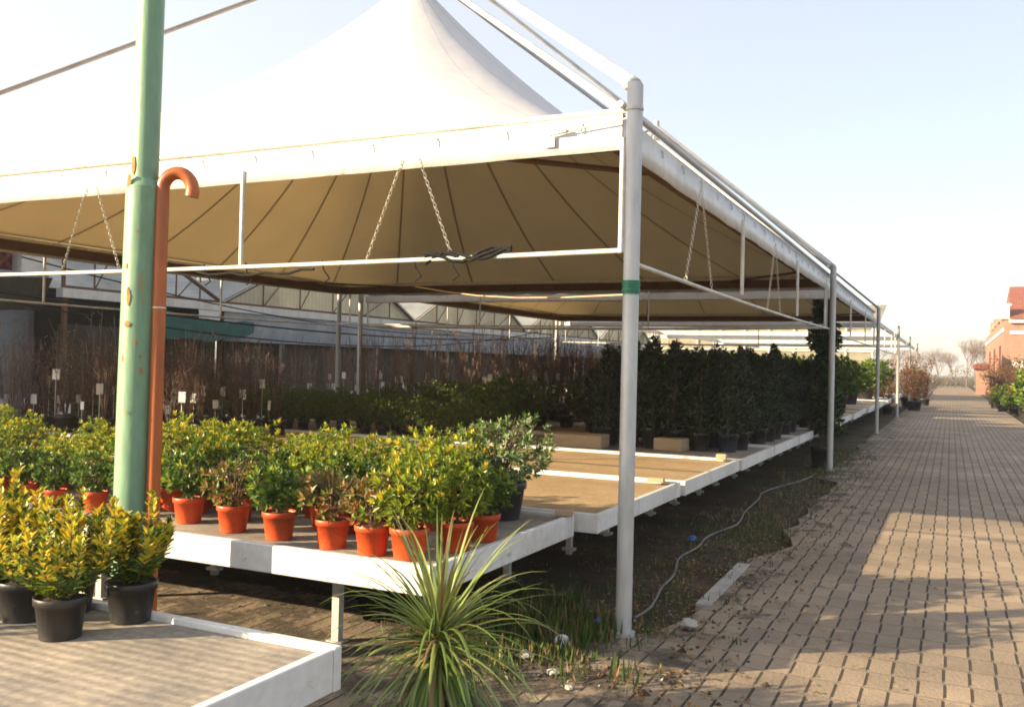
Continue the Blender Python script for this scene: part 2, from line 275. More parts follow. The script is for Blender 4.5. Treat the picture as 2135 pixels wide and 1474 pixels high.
# ---------------------------------------------------------------- mesh helpers
class MB:
    def __init__(s): s.v = []; s.f = []; s.m = []; s.sm = []
    def quad(s, a, b, c, d, m=0, smooth=False):
        i = len(s.v); s.v += [tuple(a), tuple(b), tuple(c), tuple(d)]; s.f.append((i, i+1, i+2, i+3)); s.m.append(m); s.sm.append(smooth)
    def tri(s, a, b, c, m=0):
        i = len(s.v); s.v += [tuple(a), tuple(b), tuple(c)]; s.f.append((i, i+1, i+2)); s.m.append(m); s.sm.append(False)
    def box(s, x0, y0, z0, x1, y1, z1, m=0, bv=0.0):
        if bv > 0:                                   # chamfered box
            b = bv; pts = []
            for (x, X) in ((x0, 1), (x1, -1)):
                pass
            i = len(s.v)
            def P(x, y, z): s.v.append((x, y, z)); return len(s.v)-1
            idx = {}
            for sx in (0, 1):
                for sy_ in (0, 1):
                    for sz in (0, 1):
                        x = (x0, x1)[sx]; y = (y0, y1)[sy_]; z = (z0, z1)[sz]
                        dx = (b, -b)[sx]; dy = (b, -b)[sy_]; dz = (b, -b)[sz]
                        idx[sx, sy_, sz, 0] = P(x, y+dy, z+dz); idx[sx, sy_, sz, 1] = P(x+dx, y, z+dz); idx[sx, sy_, sz, 2] = P(x+dx, y+dy, z)
            F = []
            for k in (0, 1):
                F.append([idx[k, 0, 0, 0], idx[k, 0, 1, 0], idx[k, 1, 1, 0], idx[k, 1, 0, 0]][::1 if k == 0 else -1])
                F.append([idx[0, k, 0, 1], idx[1, k, 0, 1], idx[1, k, 1, 1], idx[0, k, 1, 1]][::1 if k == 0 else -1])
                F.append([idx[0, 0, k, 2], idx[0, 1, k, 2], idx[1, 1, k, 2], idx[1, 0, k, 2]][::1 if k == 0 else -1])
            for a in (0, 1):
                for c in (0, 1):
                    F.append([idx[a, c, 0, 0], idx[a, c, 1, 0], idx[a, c, 1, 1], idx[a, c, 0, 1]])
                    F.append([idx[a, 0, c, 0], idx[a, 1, c, 0], idx[a, 1, c, 2], idx[a, 0, c, 2]])
                    F.append([idx[0, a, c, 1], idx[1, a, c, 1], idx[1, a, c, 2], idx[0, a, c, 2]])
                    for d in (0, 1): F.append([idx[a, c, d, 0], idx[a, c, d, 1], idx[a, c, d, 2]])
            for f in F: s.f.append(tuple(f)); s.m.append(m); s.sm.append(False)
            return s
        i = len(s.v)
        s.v += [(x0, y0, z0), (x1, y0, z0), (x1, y1, z0), (x0, y1, z0), (x0, y0, z1), (x1, y0, z1), (x1, y1, z1), (x0, y1, z1)]
        for f in ((0, 3, 2, 1), (4, 5, 6, 7), (0, 1, 5, 4), (1, 2, 6, 5), (2, 3, 7, 6), (3, 0, 4, 7)):
            s.f.append(tuple(i+k for k in f)); s.m.append(m); s.sm.append(False)
        return s
    def tube(s, pts, r, seg=8, m=0, caps=True):
        pts = [Vector(p) for p in pts]; rs = r if isinstance(r, (list, tuple)) else [r]*len(pts)
        base = len(s.v); prev = None
        for k, p in enumerate(pts):
            d = (pts[min(k+1, len(pts)-1)]-pts[max(k-1, 0)]).normalized()
            if prev is None:
                a = Vector((0, 0, 1)) if abs(d.z) < 0.9 else Vector((1, 0, 0)); u = d.cross(a).normalized()
            else: u = (prev - d*prev.dot(d)).normalized()
            prev = u; v = d.cross(u)
            for j in range(seg):
                a = 2*math.pi*j/seg; q = p + (u*math.cos(a)+v*math.sin(a))*rs[k]; s.v.append((q.x, q.y, q.z))
        for k in range(len(pts)-1):
            for j in range(seg):
                a = base+k*seg+j; b = base+k*seg+(j+1) % seg
                s.f.append((a, b, b+seg, a+seg)); s.m.append(m); s.sm.append(seg > 4)
        if caps:
            e = base+(len(pts)-1)*seg; c0 = len(s.v)         # caps get their own vertices, so the sides shade cleanly
            s.v += s.v[base:base+seg]+s.v[e:e+seg]
            s.f.append(tuple(c0+j for j in range(seg))[::-1]); s.m.append(m); s.sm.append(False)
            s.f.append(tuple(c0+seg+j for j in range(seg))); s.m.append(m); s.sm.append(False)
        return s
    def lathe(s, prof, seg=20, m=0, c=(0, 0, 0), closed=False):
        base = len(s.v)
        for (r, z) in prof:
            for j in range(seg):
                a = 2*math.pi*j/seg; s.v.append((c[0]+r*math.cos(a), c[1]+r*math.sin(a), c[2]+z))
        for k in range(len(prof)-1):
            for j in range(seg):
                a = base+k*seg+j; b = base+k*seg+(j+1) % seg
                s.f.append((a, b, b+seg, a+seg)); s.m.append(m); s.sm.append(True)
        return s
    def mesh(s, name, mats):
        me = bpy.data.meshes.new(name); me.from_pydata(s.v, [], s.f)
        for mt in (mats if isinstance(mats, (list, tuple)) else [mats]): me.materials.append(mt)
        me.polygons.foreach_set('material_index', s.m); me.polygons.foreach_set('use_smooth', s.sm); me.update(); return me
    def build(s, name, mats, parent=None):
        return link(name, s.mesh(name, mats), parent)
def link(name, me, parent=None, loc=None):
    o = bpy.data.objects.new(name, me); COL.objects.link(o)
    if parent: o.parent = parent
    if loc is not None: o.location = loc
    return o
def tag(o, label=None, cat=None, group=None, kind=None):
    if label: o['label'] = label
    if cat: o['category'] = cat
    if group: o['group'] = group
    if kind: o['kind'] = kind
    return o
def empty(name, loc=(0, 0, 0), rz=0):
    o = bpy.data.objects.new(name, None); COL.objects.link(o); o.location = loc; o.rotation_euler = (0, 0, rz); o.empty_display_size = 0.1; return o
KIDS = {}
def clone(o, loc, rz=0, scale=None, label=None, group=None):
    c = o.copy(); COL.objects.link(c); c.location = loc; c.rotation_euler = (0, 0, rz)
    if scale: c.scale = scale if isinstance(scale, tuple) else (scale,)*3
    def rec(src, dst):
        for ch in KIDS.get(src.name, []):
            k = ch.copy(); COL.objects.link(k); k.parent = dst; rec(ch, k)
    rec(o, c)
    if label: c['label'] = label
    if group: c['group'] = group
    return c

rnd = random.Random(7)
# ---------------------------------------------------------------- setting: ground, paving
def sheet(name, pts, z, mat, th=0.0):
    b = MB(); n = len(pts)
    b.v = [(x, y, z) for x, y in pts]; b.f = [tuple(range(n))]; b.m = [0]; b.sm = [False]
    if th:
        b.v += [(x, y, z-th) for x, y in pts]
        for i in range(n): b.f.append((i, i+n, (i+1) % n+n, (i+1) % n)); b.m.append(0); b.sm.append(False)
    return b.build(name, mat)
g_b = MB(); nx, ny = 1, 1
# near bed: a rumpled soil sheet, far ground plain
def hgt(x, y): return 0.018*math.sin(x*2.1+1.3*math.sin(y*1.7))+0.012*math.sin(y*3.3+x)+0.01*math.sin(x*7+y*5)-0.03
xs = [-600, -200, -60, -30]+[-16+i*0.35 for i in range(43)]+[-0.95, 3, 60, 200, 600]; ys = [-200, -60, -8]+[-2+i*0.4 for i in range(75)]+[40, 80, 200, 500, 900]
for y in ys:
    for x in xs:
        near = -16 <= x < -1.2 and -2 <= y <= 28
        g_b.v.append((x, y, hgt(x, y) if near else -0.03))
for j in range(len(ys)-1):
    for i in range(len(xs)-1):
        a = j*len(xs)+i; g_b.f.append((a, a+1, a+1+len(xs), a+len(xs))); g_b.m.append(0); g_b.sm.append(True)
tag(g_b.build('ground', M['soil_ground']), kind='structure')
edge = []
rr = random.Random(3)
y = 3.9
left = [(-14, -6), (-14, 4.2), (-6, 4.4), (-3.0, 4.35), (-2.75, 4.05), (-1.9, 3.95), (-1.62, 4.35), (-1.35, 4.6)]
y = 4.95
while y < 120:
    left.append((-1.24+rr.uniform(-0.06, 0.06)-(0.25 if y > 12 else 0)+ (0.12 if 7 < y < 8 else 0), y)); y += 0.35 if y < 20 else 6
tag(sheet('path', left+[(1.75, 120), (1.9, 30), (4.5, 28), (6, -6)], 0.012, M['pavers'], 0.06), kind='structure')

# ---------------------------------------------------------------- tents
X0, Y0, S, W1 = -1.474, 4.484, 8.8, 8.223
HV, HT, HA, HR = 2.50, 2.82, 6.15, 1.97
def canopy_mesh(a, b, zt, zp, off, mat, n=56):
    mb = MB()
    for j in range(n+1):
        for i in range(n+1):
            u = math.sin((2*i/n-1)*math.pi/2*0.0+0) if False else (2*i/n-1); v = 2*j/n-1
            u = math.copysign(abs(u)**1.25, u); v = math.copysign(abs(v)**1.25, v)
            ri = max(abs(u), abs(v)); p = 2+7*ri**2
            m_ = min(1.0, (abs(u)**p+abs(v)**p)**(1/p)) if ri > 1e-6 else 0
            q = 1-m_; h = 0.6*q+0.4*q**2.1
            edge_sag = -0.035*(1-min(1, abs(u)))*(abs(v) > .98)*0
            z = zt+(zp-zt)*h - off + edge_sag
            mb.v.append((u*(a-off*.3), v*(b-off*.3), z))
    for j in range(n):
        for i in range(n):
            k = j*(n+1)+i; mb.f.append((k, k+1, k+n+2, k+n+1)); mb.m.append(0); mb.sm.append(True)
    return mb
def chain_mesh(p0, p1, link_l=0.03, r=0.0019):
    p0 = Vector(p0); p1 = Vector(p1); L = (p1-p0).length; n = int(L/(link_l*0.78)); d = (p1-p0)/L
    a = d.cross(Vector((0, 1, 0.2))).normalized(); b2 = d.cross(a); mb = MB()
    for k in range(n):
        c = p0+d*((k+0.5)*L/n); s_ = a if k % 2 else b2; pts = []
        for q in range(9):
            an = 2*math.pi*q/8; pts.append(c + d*math.cos(an)*link_l*0.5 + s_*math.sin(an)*link_l*0.3)
        mb.tube(pts, r, 4, caps=False)
    return mb
ORD = ['nearest', 'second', 'third', 'fourth', 'farthest']
def make_tent(i, near):
    y0 = Y0+i*S; W = W1 if i == 0 else W1-.45; cx, cy_ = X0-W/2, y0+S/2
    a, b = W/2, S/2
    t = empty('canopy_tent' if i < 2 else 'tent_frame', (cx, cy_, 0))
    lab = ['large white peaked tent nearest the camera, over the orange pots', 'white peaked tent directly behind the nearest one, over the dark hedge plants',
           'nearest bare tent frame without its cloth, just past the third post', 'middle one of the three bare tent frames beside the far path', 'farthest bare tent frame at the end of the row beside the path'][i]
    tag(t, lab, 'tent' if i < 2 else 'frame', 'peaked tents in a row' if i < 2 else 'bare tent frames down the row')
    ins = 0.10
    if i < 2:
        canopy_mesh(a-ins, b-ins, HV+0.185, 5.75, 0.0, None).build('canopy', M['canopy_out'], t)
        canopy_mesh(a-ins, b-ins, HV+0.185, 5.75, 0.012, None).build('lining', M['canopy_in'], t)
    # valances: slightly sagging strips with real thickness and wavy top
    for side in range(4):
        mb = MB(); n = 40
        L = (W if side % 2 == 0 else S)/2-ins
        off = (S if side % 2 == 0 else W)/2-ins
        rw = random.Random(side*11+i)
        for k in range(n+1):
            s_ = -L+2*L*k/n
            wob = 0.006*math.sin(k*1.9+side)+rw.uniform(-.003, .003); sag = -0.02*(1-(s_/L)**2)
            for (dz, dd) in ((0.19, 0.0), (0.0, 0.004), (0.0, -0.004), (0.185, -0.008)):
                z = HV+dz+sag*(1 if dz < .1 else .6); o_ = off+dd+wob*(1 if dz < .1 else .3)
                x, y = {0: (s_, -o_), 1: (o_, s_), 2: (s_, o_), 3: (-o_, s_)}[side]
                mb.v.append((x, y, z))
        for k in range(n):
            for q in range(4):
                if i > 1: continue
                a1 = k*4+q; a2 = k*4+(q+1) % 4; mb.f.append((a1, a2, a2+4, a1+4)); mb.m.append(0); mb.sm.append(True)
        if i < 2: mb.build('valance', M['valance'], t)
        # eave tube inside valance
        eb = MB(); o_ = off-0.05
        P = {0: ((-L, -o_, HV+0.05), (L, -o_, HV+0.05)), 1: ((o_, -L, HV+0.05), (o_, L, HV+0.05)), 2: ((-L, o_, HV+0.02), (L, o_, HV+0.02)), 3: ((-o_, -L, HV+0.02), (-o_, L, HV+0.02))}[side]
        e_ = -.03 if side % 2 else .0; f_ = .03 if side % 2 else -.09
        if side % 2: x0_, x1_, y0_, y1_ = P[0][0]-.03, P[0][0]+.03, -L+.02, L-.02
        else: y0_, y1_, x0_, x1_ = P[0][1]-.03, P[0][1]+.03, -L+.085, L-.085
        eb.box(x0_, y0_, HV+0.01, x1_, y1_, HV+0.12)
        eb.build('eave_beam', M['rust' if i < 2 else 'white_tube'], t)
        # lacing hooks along the valance
        if i < 2:
            hb_ = MB(); cnt = 18
            for k in range(cnt):
                s_ = -L+2*L*(k+.5)/cnt; o2 = off+0.012; z = HV+0.135
                x, y = {0: (s_, -o2), 1: (o2, s_), 2: (s_, o2), 3: (-o2, s_)}[side]
                hb_.tube([(x, y, z-.03), (x, y, z), (x*0.995 if side % 2 else x, y*0.995 if side % 2 == 0 else y, z+.035)], .0045, 5)
            hb_.build('lacing_hook', M['galv'], t)['kind'] = 'stuff'
            rt = MB(); o3 = off-0.01
            Q = {0: ((-L-.1, -o3, HV+.205), (L+.1, -o3, HV+.205)), 1: ((o3+.03, -L-.1, HV+.215), (o3+.03, L+.1, HV+.215)), 2: ((-L, o3, HV+.205), (L, o3, HV+.205)), 3: ((-o3, -L, HV+.205), (-o3, L, HV+.205))}[side]
            rt.tube(Q, 0.018, 8); rt.build('edge_tube', M['galv'] if side == 1 else M['white_tube'], t)
    corners = [(a, -b), (-a, -b), (a, b), (-a, b)]
    for k, (x, y) in enumerate(corners):
        if i > 0 and k == 0: continue                  # shared with the tent in front
        pr = 0.041
        pb = MB().tube([(x, y, -0.03), (x, y, HT-0.02), (x-x*0.012, y-y*0.012, HT+0.012)], pr, 16)
        pb.tube([(x, y, HV+0.17), (x, y, HV+.185)], pr+.004, 16); pb.tube([(x, y, 0), (x, y, 0.03)], 0.06, 12)
        pb.build('post', M['galv'], t)
    if i > 0: MB().box(-a+.02, -b+.1, HV-.13, a-.05, -b+.19, HV-.005, 0, .01).build('front_beam', M['label'], t)
    apex = Vector((0, 0, HA))
    for (x, y) in (corners if i < 2 else []):
        MB().tube([(x, y, HT-0.02), apex], 0.036 if (x > 0 and y < 0) else .024, 12).build('ridge_tube', M['white_tube'] if (i == 0 and x > 0) else M['dark_galv'], t)
        if x > 0: mb = MB().tube([(x*0.975, y*0.975, HV+0.21), (0, 0, HA-0.28)], 0.024, 10); mb.build('brace_tube', M['galv'], t)
        # flat steel corner brace under the lining
        sx_, sy_ = math.copysign(1, x), math.copysign(1, y); q = 1.35
        p0 = Vector((x-sx_*0.16, y-sy_*q, HV+0.10)); p1 = Vector((x-sx_*q, y-sy_*0.16, HV+0.10)); d = (p1-p0).normalized(); nrm = Vector((-d.y, d.x, 0))*0.035
        cb = MB(); cb.quad(p0-nrm, p1-nrm, p1+nrm, p0+nrm); up = Vector((0, 0, .02)); cb.quad(p0+nrm+up, p1+nrm+up, p1-nrm+up, p0-nrm+up)
        cb.quad(p0-nrm, p0-nrm+up, p1-nrm+up, p1-nrm); cb.quad(p0+nrm, p1+nrm, p1+nrm+up, p0+nrm+up)
        cb.build('corner_brace', M['rust'], t)
    if i < 2: MB().tube([(0, 0, HA-.5), (0, 0, HA+.1)], .06, 12).build('apex_cap', M['galv'], t)
    # lower rail with drops
    def rail(p, q, sag=0.0, r=0.013, mat='white_tube'):
        p = Vector(p); q = Vector(q); pts = [p.lerp(q, k/12)+Vector((0, 0, -sag*4*(k/12)*(1-k/12))) for k in range(13)]
        MB().tube(pts, r, 8).build('lower_rail', M[mat], t)
    ra, rb = a-0.09, b-0.09
    if i < 3:
        rail((-a+.04, -rb, HR), (ra, -rb, HR), 0.03, 0.014 if i == 0 else .02)
        rail((ra+.05, -b+.04, HR-.06), (ra+.05, b-.04, HR-.02), 0.02); rail((-ra, -b+.04, HR), (-ra, b-.04, HR), 0.03); 
        if i == 0: rail((-ra, rb, HR+.03), (ra, rb, HR+.03), 0.03, 0.01)
        drops = [(ra, -rb), (ra-2.55, -rb), (-ra, -rb), (ra-5.4, -rb), (ra+.05, -b+2.93), (ra+.05, -b+5.85), (-ra, -b+2.9), (-ra, -b+5.8), (ra, rb), (-ra+.2, rb)]
        for (x, y) in drops: MB().tube([(x, y, HR-.01), (x, y, HV+.06)], 0.015 if i == 0 else .012, 8).build('hanger_rod', M['white_tube'], t)
    if i == 0:
        for (xa, xb) in ((-2.91, -3.15), (-2.81, -2.57), (-5.53, -5.76), (-5.45, -5.2)):
            xc = lambda v: v-cx
            chain_mesh((xc(xa), -rb, HV+.06), (xc(xb), -rb, HR)).build('chain', M['chain'], t)
        for (ya, yb) in ((6.03, 5.69), (6.05, 6.4), (8.9, 8.55), (8.92, 9.25)):
            chain_mesh((ra+.05, ya-cy_, HV+.06), (ra+.05, yb-cy_, HR-.05)).build('chain', M['chain'], t)
        # turnbuckle strap at the near corner
        MB().tube([(a-.02, -b+.06, HV+.155), (a-.42, -b+.075, HV+.115), ], .006, 6).tube([(a-.40, -b+.07, HV+.12), (a-.50, -b+.075, HV+.105)], [.014, .006], 8).tube([(a-.06, -b+.06, HV+.15), (a-.06, -b+.06, HV+.185)], .006, 6).build('strap', M['galv'], t)
        MB().box(a-.53, -b+.078, HV+.04, a-.475, -b+.09, HV+.10).build('strap_plate', M['galv'], t)
        # green tape round the post and black hose tied to the rail
        gb = MB()
        for k in range(5): gb.tube([(a, -b, 1.735+k*.014), (a, -b, 1.747+k*.014)], .0445+.003*(k % 2), 16)
        gb.build('tape_band', M['green_band'], t)
        rg = random.Random(5)
        for s_ in range(3):
            hp = MB()
            pts = [(a-.72-.55*q/9, -rb-.01+rg.uniform(-.012, .012), HR+.012+.03*math.sin(q*.9+s_)+rg.uniform(0, .01)-.03*(q/9)) for q in range(10)]; hp.tube(pts, .011, 6)
            hp.build('rubber_hose', M['black_rubber'], t)
        hp = MB(); pts = [(a-2.05-.95*q/10, -rb-.015, HR-.055-.02*math.sin(q/10*3.1)+.01*math.sin(q*2)) for q in range(11)]; hp.tube(pts, .009, 6)
        hp.build('rubber_hose', M['black_rubber'], t)
        for s_ in (-2.0, -2.6, -2.95, -1.35, -1.1):
            hp = MB(); hp.tube([(a+s_, -rb, HR), (a+s_+.02, -rb-.01, HR-.06), (a+s_+.05, -rb+.01, HR-.11), (a+s_+.01, -rb, HR-.14)], .005, 5)
            hp.build('hook', M['black_rubber'], t)
        MB().tube([(a-.02, -b+.02, 1.735)]+[(a-.02-2.5*q/5, -b+.02+.4*q, 1.735+.05*q-.05*math.sin(q/5*3.14)) for q in range(1, 6)], .005, 6).build('cord', M['wood'], t)
    return t
for i in range(5): make_tent(i, i == 0)

# ---------------------------------------------------------------- benches
HB = 0.53
def bench(x1, y0, y1, x0=-9.6, mat='mat_tan', rim=0.11, label='', legs=True, hb=HB, over=0.0):
    t = empty('plant_bench', ((x0+x1)/2, (y0+y1)/2, 0)); cx, cy_ = (x0+x1)/2, (y0+y1)/2
    tag(t, label, 'bench', 'low plant benches')
    a, b = (x1-x0)/2, (y1-y0)/2; th = 0.035
    MB().box(-a+th+.001, -b+th+.001, hb-rim+.01, a-th-.001, b-th-.001, hb-0.02).build('bench_bed', M[mat], t)
    # rim boards
    MB().box(-a, -b, hb-rim, a, -b+th, hb, 0, .004).build('rim_board', M['white_paint'], t)
    MB().box(-a, b-th, hb-rim, a, b, hb, 0, .004).build('rim_board', M['white_paint'], t)
    MB().box(a-th, -b+th+.002, hb-rim+.002, a-.003, b-th-.002, hb-.003, 0, .003).build('rim_board', M['white_paint'], t)
    MB().box(-a+.003, -b+th+.002, hb-rim+.002, -a+th, b-th-.002, hb-.003, 0, .003).build('rim_board', M['white_paint'], t)
    if legs:
        lx = a-0.75
        while lx > -a+.2:
            for sy_ in (-b+.4, b-.3):
                m = MB().box(lx-.02, sy_-.02, -.03, lx+.02, sy_+.02, hb-rim+.01); m.box(lx-.045, sy_-.03, 0.0, lx+.045, sy_+.03, .02); m.build('leg', M['galv'], t)
            lx -= 1.6
    return t
BL = [(-1.9, 3.28, 4.86, 'mat_grey', 'bench with a white rim crowded with yellow-green shrubs in orange pots'),
      (-1.78, 4.92, 6.68, 'mat_tan', 'empty tan-bedded bench just behind the near post'),
      (-1.76, 6.74, 8.66, 'mat_tan', 'empty tan bench in front of the wood block and dark hedge plants'),
      (-1.74, 8.72, 10.42, 'mat_grey', 'bench carrying the first row of dark potted hedge plants')]
yb = 10.5
names = ['bench under the second row of dark hedge plants', 'bench under the rear hedge plants beside the second post', 'white bench just past the second tent post', 'white bench beside the third tent post']
k = 0
while yb < 40:
    BL.append((-1.74+.03*math.sin(k*3), yb, yb+1.72, 'mat_grey' if k < 4 else 'mat_tan', names[k] if k < 4 else 'pale bench far down the row beyond the third post')); yb += 1.8; k += 1
BENCHES = [bench(x1, y0, y1, -9.6, m, 0.11 if j else 0.125, l) for j, (x1, y0, y1, m, l) in enumerate(BL)]
bench(-1.60, 0.5, 2.25, -7.5, 'mat_grey', 0.13, 'foreground bench with grey ribbed mat holding black pots of yellow-tipped shrubs')

# loose slats resting along the far rim of the foreground bench, and blocks on the benches
def block(name, x, y, z, sx_, sy_, sz, rz, mat, label, cat):
    o = MB().box(-sx_/2, -sy_/2, 0, sx_/2, sy_/2, sz, 0, min(sx_, sy_, sz)*.08).build(name, M[mat]); o.location = (x, y, z); o.rotation_euler = (0, 0, rz); return tag(o, label, cat)
block('wood_block', -3.55, 9.1, HB-.019, .62, .35, .14, .08, 'wood', 'pale wood block on the bench left of the near post', 'block')
block('wood_block', -2.6, 9.35, HB-.019, .3, .25, .13, -.1, 'wood', 'small pale block on the bench just right of the near post', 'block')
block('wood_offcut', -1.93, 4.78, HB+.002, .1, .07, .03, .3, 'wood', 'small wood offcut on the rear corner of the orange pot bench', 'offcut')
block('wood_offcut', -1.9, 8.55, HB+.002, .09, .1, .05, .1, 'wood', 'small wood offcut on the rim beside the dark hedge plants', 'offcut')
block('wood_offcut', -1.93, 6.55, HB+.002, .12, .08, .03, .1, 'wood', 'small wood offcut on the rim of the empty tan bench', 'offcut')
block('kerb_stone', -1.27, 5.9, -.04, .09, 1.25, .06, .015, 'concrete', 'concrete kerb stone along the edge of the paving', 'kerb')

# ---------------------------------------------------------------- green pole + orange pipe
pr = empty('green_pole', (-3.24, 2.95, 0)); tag(pr, 'tall pale green painted metal pole with rust patches in front of the tent', 'pole')
MB().tube([(0, 0, -.03), (0.012, 0, 1.2), (0.03, 0, 2.10)], .077, 32).build('lower_shaft', M['green_paint'], pr)
MB().tube([(0.03, 0, 2.085), (0.06, 0, 5.2)], .057, 32).build('upper_shaft', M['green_paint'], pr)
MB().tube([(0.03, 0, 2.10), (0.031, 0, 2.135)], [.0765, .058], 32).build('collar', M['green_paint'], pr)
rs = MB(); rg = random.Random(4)
def rust_patch(th, z, w_, h_, R0, cxo):
    # irregular patch hugging the pole surface
    n = 14; pts = []
    for q in range(n):
        an = 2*math.pi*q/n; rad = rg.uniform(.65, 1.1); tt = th+math.cos(an)*w_/R0*rad; zz = z+math.sin(an)*h_*rad
        pts.append((cxo+R0*math.cos(tt), R0*math.sin(tt), zz))
    c = (cxo+R0*1.003*math.cos(th), R0*1.003*math.sin(th), z)
    for q in range(n): rs.tri(c, pts[q], pts[(q+1) % n])
# the pole faces the camera at about -42 degrees from +X
FA = math.atan2(-2.95, 3.24)
rust_patch(FA-.95, 2.19, .016, .055, .0605, .031); rust_patch(FA-1.0, 2.12, .02, .03, .079, .031)
for (dt, z, w_, h_) in ((-.7, 1.62, .012, .04), (-.75, 1.5, .02, .015), (-.2, 1.42, .008, .012), (.15, 1.3, .007, .018), (.05, 1.36, .006, .008), (-.3, 1.9, .006, .01), (-1, 1.35, .006, .02), (-.6, 1.12, .005, .01), (-.9, 1.75, .006, .014)):
    rust_patch(FA+dt, z, w_, h_, .0788, .012+z*.008)
rs.build('rust_patch', M['rust_spot'], pr)
dr = empty('bent_pipe', (-3.24, 2.95, 0)); tag(dr, 'rusty orange pipe with a hooked top standing against the green pole', 'pipe')
side = Vector((cy, sy, 0)); fwd = Vector((-sy, cy, 0))
base = side*.108 - fwd*.03
pts = [base+Vector((0, 0, 0)), base+Vector((0.0, 0, .6)), base+Vector((.003, 0, 1.2)), base+Vector((.006, 0, 2.07))]
for q in range(1, 15):
    an = math.pi*1.12*q/14; pts.append(base+Vector((.006, 0, 2.09))+side*(.066*(1-math.cos(an)))+Vector((0, 0, .066*math.sin(an)*1.15)))
MB().tube(pts, .029, 18).build('pipe', M['orange_pipe'], dr)
cl = MB(); cc = base+Vector((.004, 0, 1.575))
cl.tube([cc+Vector((0, 0, -.003)), cc+Vector((0, 0, .003))], .0305, 16)
cl.build('clamp', M['chain'], dr)

# ---------------------------------------------------------------- plants
def leaf(mb, p, d, up, L, Wd, m=0, fold=0.25, droop=0.0):
    d = d.normalized(); s_ = d.cross(up)
    if s_.length < 1e-3: s_ = d.cross(Vector((1, 0, 0)))
    s_ = s_.normalized(); n_ = s_.cross(d).normalized()
    mid = p+d*L*.45; a = mid+s_*Wd*.5+n_*Wd*fold; b = mid-s_*Wd*.5+n_*Wd*fold; tip = p+d*L-n_*L*droop
    i = len(mb.v); mb.v += [tuple(p), tuple(a), tuple(tip), tuple(b)]; mb.f += [(i, i+1, i+2), (i, i+2, i+3)]; mb.m += [m, m]; mb.sm += [False, False]
def rdir(rg, zmin=-1):
    while True:
        v = Vector((rg.gauss(0, 1), rg.gauss(0, 1), rg.gauss(0, 1)))
        if v.length > .1:
            v.normalize()
            if v.z >= zmin: return v
def rosette(mb, rg, p, ax, n, L, Wd, mats, tipm=None, tipn=0):
    ax = ax.normalized(); u = ax.cross(Vector((.3, .2, 1))); u.normalize(); v = ax.cross(u); ph = rg.uniform(0, 6.28)
    for k in range(n):
        an = ph+k*2.4; lift = .25+.75*k/n
        d = (u*math.cos(an)+v*math.sin(an))*(1.15-lift)+ax*lift
        m = rg.choice(mats)
        if tipm is not None and k >= n-tipn: m = tipm
        leaf(mb, p+ax*(L*.25*k/n), d, ax, L*rg.uniform(.75, 1.15), Wd*rg.uniform(.8, 1.1), m)
def bush_mesh(seed, rx, rz, z0, nros, L, Wd, mats, tip=None, nl=8, lumpy=.25, tipn=3, low=-.6, fill=.5, tp=.3):
    rg = random.Random(seed); mb = MB()
    lumps = [(rdir(rg, -.2), rg.uniform(.5, 1)) for _ in range(7)]
    for k in range(nros):
        d = rdir(rg, low); r = 1-lumpy*.5
        for (ld, am) in lumps: r += lumpy*am*max(0, d.dot(ld)-.55)*1.3
        depth = 1-fill*rg.random()**1.8
        r *= depth
        p = Vector((d.x*rx*r, d.y*rx*r, z0+(d.z*.5+.5)*rz*r if True else 0))
        ax = (d+Vector((0, 0, .55))+rdir(rg)*.35)
        top = (tip is not None and d.z > -.1 and depth > .75 and rg.random() < tp)
        rosette(mb, rg, p, ax, nl, L, Wd, mats, tip if top else None, tipn)
    return mb
def stems_mesh(seed, n, h, spread, r=.005, z0=.0):
    rg = random.Random(seed); mb = MB()
    for k in range(n):
        an = rg.uniform(0, 6.28); s_ = spread*rg.uniform(.3, 1)
        p1 = Vector((math.cos(an)*s_*.4, math.sin(an)*s_*.4, z0+h*.5)); p2 = Vector((math.cos(an)*s_, math.sin(an)*s_, z0+h*rg.uniform(.8, 1)))
        mb.tube([(math.cos(an)*.01, math.sin(an)*.01, z0), p1, p2], [r, r*.8, r*.4], 5, caps=False)
    return mb
def pot_mesh(r, h, taper=.78, mats=None):
    mb = MB(); rb = r*taper
    mb.lathe([(0.001, 0), (rb, 0), (rb, .004), (r*.955, h*.8), (r*.965, h*.8), (r*1.03, h*.815), (r*1.04, h*.985), (r*1.02, h), (r*.97, h), (r*.95, h*.9)], 22, 0)
    s = MB(); 
    return mb
def soil_mesh(r, h):
    mb = MB(); rg = random.Random(int(r*1e4))
    rings = [(0.001, h*.93), (r*.3, h*.94), (r*.65, h*.925), (r*.955, h*.9)]
    mb.lathe(rings, 16, 0)
    mb.v = [(x, y, z+rg.uniform(-.004, .006)) for x, y, z in mb.v]
    return mb
def plant(name, label, cat, group, pot_r, pot_h, pot_mat, fol, fmats, stems=None, smat='stem', taper=.78, tagz=None):
    t = empty(name, (0, 0, 0)); tag(t, label, cat, group); kids = []
    p = pot_mesh(pot_r, pot_h, taper).build('pot', M[pot_mat], t); kids.append(p)
    s_ = soil_mesh(pot_r, pot_h).build('soil', M['soil'], p); KIDS[p.name] = [s_]
    if stems is not None: kids.append(stems.build('stem', M[smat], t))
    if fol is not None: kids.append(fol.build('foliage', [M[m] for m in fmats], t))
    if tagz:
        x, y, z, rz = tagz; mb = MB(); c, s2 = math.cos(rz)*.033, math.sin(rz)*.033
        mb.quad((x-c, y-s2, z), (x+c, y+s2, z), (x+c, y+s2+.004, z+.1), (x-c, y-s2+.004, z+.1)); c2, s3 = c*.1, s2*.1
        mb.box(x-.002, y-.001, pot_h*.9, x+.002, y+.001, z)
        kids.append(mb.build('tag', M['label'], t))
    KIDS[t.name] = kids; return t
